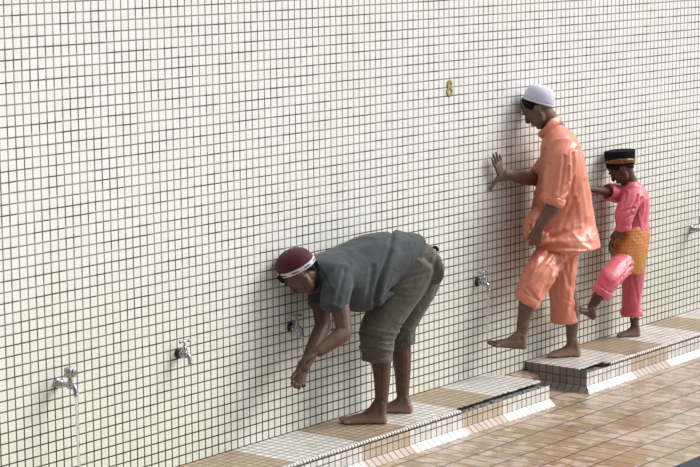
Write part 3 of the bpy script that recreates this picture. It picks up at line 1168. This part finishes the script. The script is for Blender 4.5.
    def fo(co, nn):
        z = co.z
        low = sstep(0.70, 0.60, z)
        d = 0.0
        d += 0.007 * low * ridge(co, V((0.9, -0.5, 0.35)), 6, 34, 2.0)
        d += 0.003 * (1 - low) * ridge(co, thigh, 2, 10, 5.0)
        return d + ct_(co, nn)
    ct_ = crease_fn([(398, 276, 430, 268, -.006, .009, 1), (394, 284, 424, 282, .006, .009, 1), (390, 290, 418, 296, -.005, .009, 1), (437, 250, 428, 300, -.006, .010, 1), (400, 270, 384, 302, .005, .010, 1),
        (364, 322, 398, 331, .010, .007, 0), (362, 330, 396, 340, -.011, .008, 0), (362, 336, 394, 349, .009, .007, 0), (366, 344, 392, 351, -.009, .007, 0), (398, 322, 412, 326, -.007, .006, 0), (398, 330, 411, 335, .007, .006, 0)], 11.65)
    folds(me, fo)
    tr = link('trousers', me, M_KHAKI, P, True)
    tag(tr, 'olive grey trousers bunched up at the knee')
    d1 = at(377.5, 360, 11.64) - at(378.5, 330, 11.62)
    a, b = perp(d1, RH)
    cuff(tr, at(377, 357.5, 11.64), a * 0.074, b * 0.072, -d1, 0.012, 0.022, M_KHAKI, 1.0)
    cuff(tr, at(376.5, 346, 11.63), a * 0.080, b * 0.076, -d1 + RH * 0.1, 0.013, 0.020, M_KHAKI, 2.0)
    cuff(tr, at(403, 341, 11.89), a * 0.054, b * 0.064, -d1, 0.012, 0.020, M_KHAKI, 3.0)
    # back pocket: stitched patch lying on the near hip
    bm = bmesh.new()
    pc = at(418, 252.5, 11.58)
    pa = (at(427, 247, 11.60) - at(409, 256, 11.555)) * 0.5
    pb = (at(421, 260, 11.57) - at(416, 247, 11.60)) * 0.42
    pn = pa.cross(pb).normalized()
    if pn.dot(FH) > 0: pn = -pn
    n = 12
    from mathutils.bvhtree import BVHTree
    bv = BVHTree.FromPolygons([v.co for v in me.vertices], [tuple(p.vertices) for p in me.polygons])
    grid = []
    for i in range(n + 1):
        row = []
        for j in range(n + 1):
            uu, vv = i / n * 2 - 1, j / n * 2 - 1
            q = pc + pa * uu + pb * (vv + (0.18 * (1 - abs(uu)) if vv > 0.9 else 0))
            hit = bv.ray_cast(q - FH * 0.5, FH)
            base = hit[0] if hit[0] else q
            edge = max(abs(uu), abs(vv))
            row.append(bm.verts.new(base - FH * (0.006 if edge < 0.9 else 0.0085 if edge < 0.99 else -0.002)))
        grid.append(row)
    for i in range(n):
        for j in range(n):
            bm.faces.new((grid[i][j], grid[i + 1][j], grid[i + 1][j + 1], grid[i][j + 1]))
    build('back_pocket', bm, M_KHAKI, tr, True)
    # ---- shirt
    bm = bmesh.new()
    secs = [(398, 262, 11.68, .175, .200, -1.25), (391, 262.5, 11.66, .18, .198, -1.0), (381, 265, 11.62, .19, .194, -0.6), (366, 270, 11.55, .195, .195, -0.25), (350, 275, 11.49, .195, .178, -0.05), (337, 276, 11.42, .19, .140, 0.1), (324.5, 274, 11.34, .155, .108, 0.2), (313.5, 275, 11.28, .088, .092, 0.25)]
    ss = []
    for px, py, dp, lat, hv, lean in secs:
        va = (ZU + fwd * lean * 0.8).normalized()
        ss.append((at(px, py, dp), L * lat, va * hv))
    loft(bm, ss, 5, 30, 0.10, 0.92)
    # sleeves
    a0 = sh
    limb(bm, [at(340, 272, 11.30), at(337, 289, 11.23), at(333, 309, 11.20)], [(0.075, 0.085), (0.075, 0.085), (0.066, 0.076)], L, 5, 20, 0.15)
    limb(bm, [at(325, 275, 11.43), at(320, 290, 11.41), at(319, 306, 11.39)], [(0.06, 0.07), (0.062, 0.07), (0.055, 0.062)], L, 5, 20, 0.15)
    # hanging shirt front in shadow
    loft(bm, [(at(378, 290, 11.60), L * 0.15, fwd * 0.05), (at(362, 298, 11.54), L * 0.14, ZU * 0.07), (at(345, 295, 11.47), L * 0.13, ZU * 0.08)], 4, 20, 0.5)
    me = bake(bm, 0.0065, 3)
    def fs(co, nn):
        d = 0.003 * ridge(co, V((0.2, 0, 1)), 2.0, 9, 1.0) + 0.002 * ridge(co, V((0.8, -0.4, 0.5)), 3, 16, 3.0) + cs_(co, nn)
        # the deep crease where the tail folds over
        c = at(384, 262, 11.5)
        t = (co - c).dot(RH) - 0.05 * math.sin((co.z - c.z) * 8)
        d -= 0.012 * math.exp(-(t / 0.012) ** 2) - 0.008 * math.exp(-((t - 0.03) / 0.02) ** 2)
        return d
    cs_ = crease_fn([(345, 262, 336, 296, -.008, .010, 1), (352, 256, 346, 300, .006, .010, 1), (332, 278, 326, 312, -.006, .008, 1), (372, 262, 366, 300, -.006, .012, 1), (322, 262, 330, 276, -.006, .007, 1), (400, 242, 392, 276, .004, .010, 1), (414, 246, 396, 262, -.005, .009, 1), (338, 296, 360, 306, .005, .01, 1)], 11.5)
    folds(me, fs)
    shr = link('shirt', me, M_GREY, P, True)
    # collar
    bm = bmesh.new()
    ax = at(311, 272, 11.28) - at(326, 270, 11.38)
    a, b = perp(ax, ZU)
    ring_loft(bm, at(312.0, 275, 11.275), a * 0.090, b * 0.084, ax, 0.007, 0.020, 40, 8, 0.3, 3.0)
    build('collar', bm, M_GREY, shr, True)
    # dark belt loop end at the back
    bm = bmesh.new()
    q = at(437.0, 247.5, 11.77)
    limb(bm, [at(424, 252, 11.76), at(430, 249, 11.765), q - RH * 0.006, q + RH * 0.002 - ZU * 0.014], [(0.012, 0.010)] * 4, FH, 3, 8)
    build('belt', bm, M_VELVET, P, True)
    return P


# ============ man in orange ============
def man_orange():
    f, u, s = screen_frame(math.radians(40), 0.36)
    hc = at(537.8, 107.8, 12.93)
    L = (-FH * 0.96 - RH * 0.1).normalized()       # his left, towards the viewer
    bm = bmesh.new()
    head(bm, hc, f, u, s, 0.99)
    nb = at(559, 138, 12.98)
    limb(bm, [nb, at(550.5, 122, 12.96), hc - u * 0.015 - f * 0.02], [0.070, 0.060, 0.050], None, 4)
    limb(bm, [at(562, 232, 13.10), at(562, 200, 13.04), at(563, 168, 12.99), at(562, 148, 12.98), nb], [(0.13, 0.10), (0.12, 0.10), (0.15, 0.11), (0.14, 0.09), (0.07, 0.07)], L, 4)
    # near arm, hand gathering the tunic
    sh, el, wr = at(565, 156, 12.80), at(556, 203, 12.74), at(539.5, 226, 12.74)
    limb(bm, [sh, sh.lerp(el, .5), el], [0.055, 0.048, 0.043], L, 5)
    limb(bm, [el, el.lerp(wr, 0.35), wr], [(0.044), (0.044), (0.030)], L, 5)
    hand(bm, wr, at(534, 248, 12.76) - wr, FH, -RH * 1.0 - ZU * 0.2, 0.92, (0.35, 0.45, 0.55, 0.6), 0.03, (0.8, 0.35, 0.4), 0.4)
    # far arm, palm on the wall
    sh2, el2 = at(553, 160, 13.08), at(532, 179, 13.02)
    wr2 = at(505.5, 173.5, 12.80)
    limb(bm, [sh2, sh2.lerp(el2, .5), el2], [0.052, 0.047, 0.042], ZU, 5)
    limb(bm, [el2, el2.lerp(wr2, 0.35) + ZU * -0.004, wr2], [0.043, 0.042, 0.028], ZU, 5)
    # palm flat on wall (y = 0): fingers up, thumb towards the floor-left
    wv = V((wr2.x - 0.02, -0.050, wr2.z - 0.022))
    limb(bm, [wr2, wv], [0.028, 0.026], ZU, 3)
    hand(bm, wv, V((-0.38, 0.06, 0.92)), V((0, 1, 0)), V((-0.85, 0, -0.6)), 0.97, ((0.0, -.06, 0), (0.02, 0, 0), (0.02, 0, 0), (0.02, 0, 0)), 0.13, (-0.40, 0.62, 0.25), 0.0)
    # legs
    zt = ZT + 0.001
    heel, toe = V((1.262, -0.195, zt)), V((1.105, -0.035, zt))
    ank = at(571.5, 336, 13.39)
    hip, knee = at(566, 232, 13.16), at(566, 285, 13.27)
    limb(bm, [hip, knee], [0.08, 0.06], L)
    limb(bm, [knee, at(570, 305, 13.31), at(572, 322, 13.36), ank], [0.055, 0.055, 0.043, 0.035], L, 5)
    foot(bm, heel, toe, ZU, V((-0.7, -0.7, 0)), ank, 0.98)
    hipn, kneen = at(556, 238, 13.06), at(534.5, 280, 12.81)
    ankn = at(521.5, 334, 12.79)
    limb(bm, [hipn, kneen], [0.065, 0.055], L)
    limb(bm, [kneen, at(529, 296, 12.77), at(524.5, 316, 12.78), ankn], [0.052, 0.056, 0.043, 0.034], L, 5)
    h2, t2 = at(525.5, 349.5, 12.80), at(488.5, 346, 12.74)
    foot(bm, h2, t2, ZU + RH * 0.12, FH, ankn, 1.0)
    me = bake(bm, 0.004, 3)
    P = link('person', me, M_SKIN_B, None, True)
    tag(P, 'man in orange satin and white cap, palm on the wall, one foot raised', 'person')
    face_bits(P, hc, f, u, s, 0.99, M_HAIR, M_LIP, M_EYE)
    hbm = (dome(hc + u * 0.021 - f * 0.006, f * 0.1005, s * 0.079, u * 0.093, lambda a: hairline(a, -0.75, 0.95), thick=0.05, jitter=0.03))
    # white cap
    ct = math.radians(17)
    h = -RH
    ca = (h * math.cos(ct) + ZU * math.sin(ct)).normalized()     # front edge higher than the nape edge
    cu = (ZU * math.cos(ct) - h * math.sin(ct)).normalized()
    cs = cu.cross(ca).normalized()
    cc = at(538.2, 101.8, 12.93)
    tuck(hbm, cc, cu, hc, 0.85, 0.0)
    build('hair', hbm, M_HAIR, P, True)
    cap = build('skullcap', dome(cc, ca * 0.095, cs * 0.086, cu * 0.104, lambda az: -0.02, thick=0.05, p=0.72, jitter=0.02), M_CAPW, P, True)
    tag(cap, 'white crocheted cap')
    bm = bmesh.new()
    ring_loft(bm, cc - cu * 0.0, ca * 0.0938, cs * 0.0850, cu, 0.0030, 0.006, 48, 8)
    build('cap_hem', bm, M_CAPW, cap, True)
    # ---- tunic
    bm = bmesh.new()
    D = L
    secs = [  # row, left px, right px, depth, half depth
        (122, 549, 559, 12.965, .050), (128, 545, 567, 12.965, .088), (134, 543.5, 573.5, 12.97, .135), (142, 541.5, 579, 12.97, .175), (151, 540.5, 582.5, 12.98, .195), (162, 539.5, 585, 12.98, .195), (180, 537.5, 588.5, 13.0, .18), (200, 533, 592, 13.03, .175),
        (220, 529, 595.5, 13.05, .185), (236, 530, 599, 13.04, .21), (246.5, 537, 600.5, 13.03, .225)]
    ss = []
    for y, x0, x1, dp, hd in secs:
        c = at((x0 + x1) / 2, y, dp)
        ss.append((c, RH * ((x1 - x0) / 2 / 164), L * hd))
    loft(bm, ss, 5, 34, 0.12, 0.9)
    # gathered front held in the fist
    limb(bm, [at(537, 212, 12.92), at(530, 222, 12.88), at(528.5, 232, 12.86), at(530.5, 240, 12.86)], [(0.05, 0.03), (0.062, 0.040), (0.055, 0.036), (0.045, 0.03)], L, 4, 18, 0.6)
    limb(bm, [at(532, 224, 12.88), at(542, 238, 12.86), at(558, 246, 12.86)], [0.03, 0.035, 0.02], L, 4, 14)
    # near sleeve
    limb(bm, [at(566, 148, 12.85), at(563, 160, 12.79), at(557, 182, 12.76), at(553, 199, 12.745)], [(0.085, 0.085), (0.09, 0.092), (0.083, 0.082), (0.075, 0.066)], L, 5, 22, 0.2)
    # far sleeve up to the elbow
    limb(bm, [at(556, 152, 13.06), at(545, 168, 13.05), at(537, 176, 13.03)], [0.075, 0.068, 0.058], ZU, 5, 18, 0.2)
    me = bake(bm, 0.006, 3)
    cf = crease_fn([
        (569, 150, 569, 196, -.012, .011, 1), (560, 152, 555, 188, -.007, .009, 1), (565, 160, 564, 190, .009, .010, 1), (573, 146, 574, 170, -.006, .010, 1),
        (568, 183, 548, 196, -.009, .008, 1), (565, 176, 552, 186, -.007, .008, 1), (566, 190, 556, 203, .007, .008, 1),
        (541, 236, 578, 226, -.011, .010, 1), (541, 238, 592, 238, .009, .012, 1), (543, 242, 585, 246, -.010, .010, 1), (540, 232, 566, 212, -.009, .010, 1), (541, 233, 590, 214, .006, .012, 1),
        (572, 196, 560, 226, -.008, .012, 1), (579, 155, 590, 205, .005, .012, 0), (584, 180, 594, 243, -.006, .013, 0), (577, 200, 583, 244, .006, .014, 0),
        (543, 148, 537, 190, -.008, .010, 0), (541, 170, 532, 215, .006, .010, 0), (546, 160, 541, 205, -.006, .009, 0),
        (528, 222, 530, 240, -.008, .007, 1), (534, 218, 536, 242, -.007, .006, 1), (524, 228, 534, 224, -.006, .006, 1)], 12.97)
    def fo(co, nn):
        z = co.z
        d = 0.006 * sstep(1.35, 0.95, z) * ridge(co, V((-0.25, 0.25, 1)), 1.2, 8, 4.0)
        d += 0.0025 * ridge(co, V((0.3, -0.3, 0.9)), 2, 12, 2.0)
        return d + cf(co, nn)
    folds(me, fo)
    tu = link('tunic', me, M_ORANGE, P, True)
    a, b = perp(at(551, 203, 12.74) - at(557, 182, 12.76), RH)
    cuff(tu, at(552.5, 200, 12.745), (RH * 0.92 - ZU * 0.42).normalized() * 0.068, L * 0.062, ZU * 0.9 + RH * 0.4, 0.012, 0.024, M_ORANGE, 5.0)
    cuff(tu, at(537, 176, 13.03), ZU * 0.052, perp(at(532, 179, 13.02) - at(545, 168, 13.05), ZU)[1] * 0.052, at(545, 168, 13.05) - at(532, 179, 13.02), 0.010, 0.018, M_ORANGE, 6.0)
    bm = bmesh.new()
    ax = at(551, 124, 12.96) - at(559, 142, 12.98)
    a, b = perp(ax, RH)
    a = (at(558, 116.5, 12.965) - at(541, 137.5, 12.965)) * 0.5
    ax = (ZU * 0.62 - RH * 0.78)
    ring_loft(bm, at(549.5, 126.5, 12.965), a, L * 0.082, ax, 0.007, 0.030, 44, 10, 0.15, 1.0)
    build('collar', bm, M_ORANGE, tu, True)
    # ---- trousers
    bm = bmesh.new()
    loft(bm, [(at(565, 226, 13.08), RH * 0.12, L * 0.16), (at(563, 240, 13.08), RH * 0.13, L * 0.17), (at(562, 250, 13.06), RH * 0.11, L * 0.15)], 4, 24, 0.4)
    limb(bm, [at(566, 238, 13.15), at(562, 262, 13.20), at(561.5, 285, 13.26), at(563, 305, 13.31), at(564, 317, 13.34)], [(0.105, 0.10), (0.10, 0.098), (0.094, 0.086), (0.088, 0.080), (0.082, 0.077)], L, 5, 22, 0.2)
    limb(bm, [at(559, 240, 13.06), at(549.5, 257, 12.95), at(538.5, 276, 12.82), at(530, 293, 12.78), at(528, 300, 12.77)], [(0.09, 0.09), (0.097, 0.098), (0.096, 0.096), (0.086, 0.084), (0.076, 0.076)], L, 5, 22, 0.2)
    me = bake(bm, 0.006, 3)
    def fo2(co, nn):
        d = 0.005 * ridge(co, V((-0.1, 0.1, 1)), 1.5, 10, 12.0)
        d += 0.003 * ridge(co, V((0.6, -0.7, 0.6)), 3, 16, 6.0)
        return d + cg(co, nn)
    cg = crease_fn([
        (552, 244, 522, 268, -.012, .010, 0), (554, 250, 524, 284, .010, .011, 0), (556, 256, 530, 296, -.011, .010, 0), (550, 258, 541, 298, .007, .010, 0), (536, 252, 519, 288, .006, .009, 0), (524, 280, 540, 300, -.006, .009, 1),
        (560, 252, 573, 292, -.011, .010, 0), (557, 258, 558, 312, -.008, .010, 0), (566, 260, 566, 312, .008, .010, 0), (572, 262, 571, 300, -.006, .009, 0), (553, 285, 562, 314, -.007, .008, 0), (562, 300, 576, 310, -.006, .007, 0), (552, 272, 563, 290, -.006, .009, 0)], 13.0)
    folds(me, fo2)
    tr = link('trousers', me, M_ORANGE, P, True)
    cuff(tr, at(564.5, 318.5, 13.35), RH * 0.076, L * 0.074, ZU, 0.012, 0.028, M_ORANGE, 7.0)
    cuff(tr, at(527.5, 299.5, 12.77), (RH * 0.85 - ZU * 0.5).normalized() * 0.070, L * 0.068, ZU * 0.85 + RH * 0.5, 0.012, 0.024, M_ORANGE, 8.0)
    return P


# ============ boy in pink ============
def boy():
    f, u, s = screen_frame(math.radians(42), 0.28)
    hc = at(620.8, 167.5, 13.80)
    L = (-FH * 0.96 - RH * 0.1).normalized()
    bm = bmesh.new()
    head(bm, hc, f, u, s, 0.87)
    nb = at(634, 190, 13.84)
    limb(bm, [nb, at(629, 179, 13.82), hc - u * 0.02 - f * 0.015], [0.046, 0.043, 0.046], None, 4)
    limb(bm, [at(633, 245, 13.88), at(634, 222, 13.86), at(635, 203, 13.85), nb], [(0.09, 0.075), (0.085, 0.07), (0.10, 0.08), (0.05, 0.05)], L, 4)
    sh, el, wr = at(635, 199, 13.74), at(625.5, 224, 13.70), at(612.5, 236.5, 13.68)
    limb(bm, [sh, el], [0.036, 0.032], L, 5)
    limb(bm, [el, el.lerp(wr, .4), wr], [0.032, 0.031, 0.022], L, 5)
    hand(bm, wr, at(607, 249, 13.70) - wr, RH + FH * 0.5, FH, 0.70, (0.45, 0.5, 0.55, 0.6), 0.04, (0.7, 0.5, 0.3), 0.3)
    sh2, el2, wr2 = at(629, 195, 13.90), at(609, 191.5, 13.80), at(587.5, 188, 13.615)
    limb(bm, [sh2, el2], [0.036, 0.031], ZU, 5)
    limb(bm, [el2, wr2], [0.030, 0.021], ZU, 5)
    wv = V((wr2.x - 0.02, -0.018, wr2.z + 0.0))
    limb(bm, [wr2, wv], [0.021, 0.019], ZU, 3)
    hand(bm, wv, V((-0.35, 0.05, 0.93)), V((0, 1, 0)), V((-0.9, 0, -0.5)), 0.70, (0.02, 0.02, 0.02, 0.02), 0.2, (0.2, 0.95, 0.1), 0.0)
    zt = ZT + 0.001
    heel, toe = V((2.063, -0.150, zt)), V((1.955, -0.03, zt))
    ank = at(633.5, 321, 14.05)
    knee = at(632, 291, 14.0)
    limb(bm, [at(635, 250, 13.92), knee], [0.06, 0.045], L)
    limb(bm, [knee, at(633, 302, 14.03), ank], [0.042, 0.041, 0.028], L, 5)
    foot(bm, heel, toe, ZU, V((-0.7, -0.7, 0)), ank, 0.78)
    kneen, ankn = at(606, 281, 13.55), at(590.5, 307, 13.52)
    limb(bm, [at(628, 250, 13.82), kneen], [0.06, 0.046], L)
    limb(bm, [kneen, kneen.lerp(ankn, .4), ankn], [0.042, 0.040, 0.027], L, 5)
    foot(bm, at(592.5, 319, 13.52), at(574.5, 308.5, 13.46), ZU + RH * 0.7, FH, ankn, 0.76)
    me = bake(bm, 0.0035, 3)
    P = link('person', me, M_SKIN_C, None, True)
    tag(P, 'boy in pink satin with a black and gold cap, washing a raised foot', 'person')
    face_bits(P, hc, f, u, s, 0.87, M_HAIR, M_LIP, M_EYE)
    build('hair', dome(hc + u * 0.019 - f * 0.004, f * 0.091, s * 0.072, u * 0.087, lambda a: hairline(a, -0.95), thick=0.05, jitter=0.03), M_HAIR, P, True)
    # songkok: stiff oval cap with flat top
    tl = math.radians(4)
    ca = (-RH * math.cos(tl) - ZU * math.sin(tl)).normalized()
    cu = (ZU * math.cos(tl) - RH * math.sin(tl)).normalized()
    cs = cu.cross(ca).normalized()
    cc = at(619.5, 163.5, 13.80)
    bm = bmesh.new()
    rows = [(0.0, 0.95), (0.02, 0.96), (0.045, 0.99), (0.082, 1.02), (0.088, 1.01), (0.090, 0.97), (0.086, 0.9), (0.085, 0.5), (0.085, 0.02)]
    n = 48
    g = []
    for h, k in rows:
        g.append([bm.verts.new(cc + cu * h * 1.0 + (ca * 0.1 * math.cos(2 * PI * i / n) + cs * 0.082 * math.sin(2 * PI * i / n)) * k) for i in range(n)])
    for r0, r1 in zip(g, g[1:]):
        for i in range(n):
            bm.faces.new((r0[i], r0[(i + 1) % n], r1[(i + 1) % n], r1[i]))
    bm.faces.new(g[-1])
    bm.faces.new(g[0])
    cap = build('velvet_cap', bm, M_VELVET, P, True)
    tag(cap, 'black velvet cap')
    bm = bmesh.new()
    ring = []
    for i in range(n + 1):
        az = 2 * PI * i / n
        side = abs(math.sin(az))
        hi = 0.028 + 0.016 * side ** 2
        col = []
        for hh, kk in ((0.012, 0.955), (0.012, 0.985), (hi * 0.7, 1.0), (hi, 1.015), (hi, 0.975)):
            col.append(bm.verts.new(cc + cu * hh + (ca * 0.1 * math.cos(az) + cs * 0.082 * math.sin(az)) * kk))
        ring.append(col)
    for i in range(n):
        for j in range(5):
            bm.faces.new((ring[i][j], ring[i + 1][j], ring[i + 1][(j + 1) % 5], ring[i][(j + 1) % 5]))
    tag(build('cap_band', bm, M_GOLD, cap, True), 'gold embroidered band')
    # ---- shirt
    bm = bmesh.new()
    ss = []
    for y, x0, x1, dp, hd in ((181, 625, 638, 13.83, .06), (186, 622, 643, 13.84, .10), (194, 619, 647.5, 13.85, .135), (206, 618.5, 649, 13.86, .13), (218, 620, 648, 13.87, .12), (228, 620, 648, 13.87, .125)):
        ss.append((at((x0 + x1) / 2, y, dp), RH * ((x1 - x0) / 2 / 155), L * hd))
    loft(bm, ss, 5, 28, 0.2, 0.92)
    limb(bm, [at(636, 192, 13.78), at(631, 200, 13.72), at(623.5, 214, 13.69), at(623, 226, 13.69)], [(0.055, 0.055), (0.062, 0.064), (0.060, 0.062), (0.05, 0.05)], L, 5, 20, 0.2)
    limb(bm, [at(629, 194, 13.90), at(617, 193, 13.85), at(609, 191.5, 13.80)], [0.064, 0.062, 0.055], ZU, 5, 18, 0.2)
    me = bake(bm, 0.005, 3)
    cs_ = crease_fn([(634, 192, 622, 214, -.009, .008, 1), (638, 196, 634, 216, -.009, .009, 1), (640, 190, 645, 222, .006, .010, 0), (630, 204, 616, 208, -.007, .007, 1), (629, 210, 617, 217, -.007, .007, 1), (628, 217, 617, 223, .006, .007, 1), (624, 190, 619, 204, -.006, .007, 0), (645, 200, 642, 226, -.007, .009, 0), (636, 212, 640, 227, .006, .008, 0), (612, 187, 607, 200, -.006, .006, 0), (619, 187, 614, 199, .006, .006, 0)], 13.8)
    folds(me, lambda co, nn: 0.0035 * ridge(co, V((0.5, -0.6, 0.7)), 3, 16, 3.0) + cs_(co, nn))
    shr = link('shirt', me, M_PINK, P, True)
    cuff(shr, at(622.8, 227, 13.69), RH * 0.045, L * 0.044, ZU + RH * 0.15, 0.009, 0.020, M_PINK, 11.0, voxel=0.004)
    ax = at(617, 193, 13.85) - at(609, 191.5, 13.80)
    a, b = perp(ax, ZU)
    cuff(shr, at(608.5, 191.5, 13.79), a * 0.050, b * 0.050, ax, 0.009, 0.020, M_PINK, 12.0, voxel=0.004)
    bm = bmesh.new()
    ring_loft(bm, at(632, 183, 13.83), RH * 0.047 - ZU * 0.018, L * 0.048, ZU + RH * -0.5, 0.006, 0.015, 36, 8, 0.2, 2.0)
    build('collar', bm, M_PINK, shr, True)
    # ---- samping
    bm = bmesh.new()
    ss = []
    for (xl, yl), (xr, yr), dp, hd in (((620, 226), (648, 222), 13.87, .13), ((614, 237), (649, 234), 13.86, .145), ((609.5, 248), (647.5, 247), 13.85, .155), ((610, 256), (645, 262), 13.84, .15), ((611.5, 262.5), (641.5, 272), 13.84, .145)):
        pl, pr = at(xl, yl, dp - 0.03), at(xr, yr, dp + 0.03)
        ss.append(((pl + pr) / 2, (pr - pl) / 2, L * hd))
    loft(bm, ss, 5, 30, 0.15, 0.9)
    me = bake(bm, 0.005, 3)
    folds(me, lambda co, nn: 0.005 * ridge(co, V((-0.3, 0.3, 1)), 3, 16, 5.0) + 0.010 * sstep(0.92, 1.0, co.z) * ridge(co, V((0.1, -0.1, 1)), 5, 34, 6.0))
    sp = link('waistcloth', me, M_SAMP, P, True)
    tag(sp, 'orange and gold patterned waistcloth')
    # ---- trousers
    bm = bmesh.new()
    loft(bm, [(at(632, 246, 13.88), RH * 0.09, L * 0.115), (at(631, 262, 13.88), RH * 0.09, L * 0.11)], 4, 22, 0.5)
    limb(bm, [at(634, 258, 13.93), at(632, 277, 13.98), at(631, 294, 14.01), at(631, 309, 14.03)], [(0.075, 0.078), (0.072, 0.076), (0.070, 0.070), (0.064, 0.064)], L, 5, 20, 0.2)
    limb(bm, [at(628, 256, 13.82), at(617, 268, 13.68), at(608, 279, 13.56), at(602, 290, 13.54)], [(0.08, 0.076), (0.075, 0.076), (0.070, 0.072), (0.060, 0.060)], L, 5, 20, 0.2)
    me = bake(bm, 0.005, 3)
    ct_ = crease_fn([(628, 262, 602, 280, -.009, .009, 0), (630, 268, 608, 296, .008, .009, 0), (622, 262, 598, 276, .006, .008, 0), (632, 262, 640, 304, -.009, .009, 0), (626, 272, 624, 306, -.008, .008, 0), (633, 275, 632, 306, .007, .008, 0), (618, 270, 606, 290, -.007, .007, 0)], 13.8)
    folds(me, lambda co, nn: 0.004 * ridge(co, V((-0.1, 0.1, 1)), 2, 14, 2.0) + ct_(co, nn))
    tr = link('trousers', me, M_PINK, P, True)
    cuff(tr, at(631, 311.5, 14.04), RH * 0.064, L * 0.06, ZU - RH * 0.1, 0.010, 0.024, M_PINK, 13.0, voxel=0.004)
    cuff(tr, at(601.5, 291.5, 13.54), (RH * 0.83 - ZU * 0.55).normalized() * 0.060, L * 0.058, ZU * 0.8 + RH * 0.6, 0.010, 0.022, M_PINK, 14.0, voxel=0.004)
    P.location = -FH * 0.035
    return P


man_grey()
man_orange()
boy()
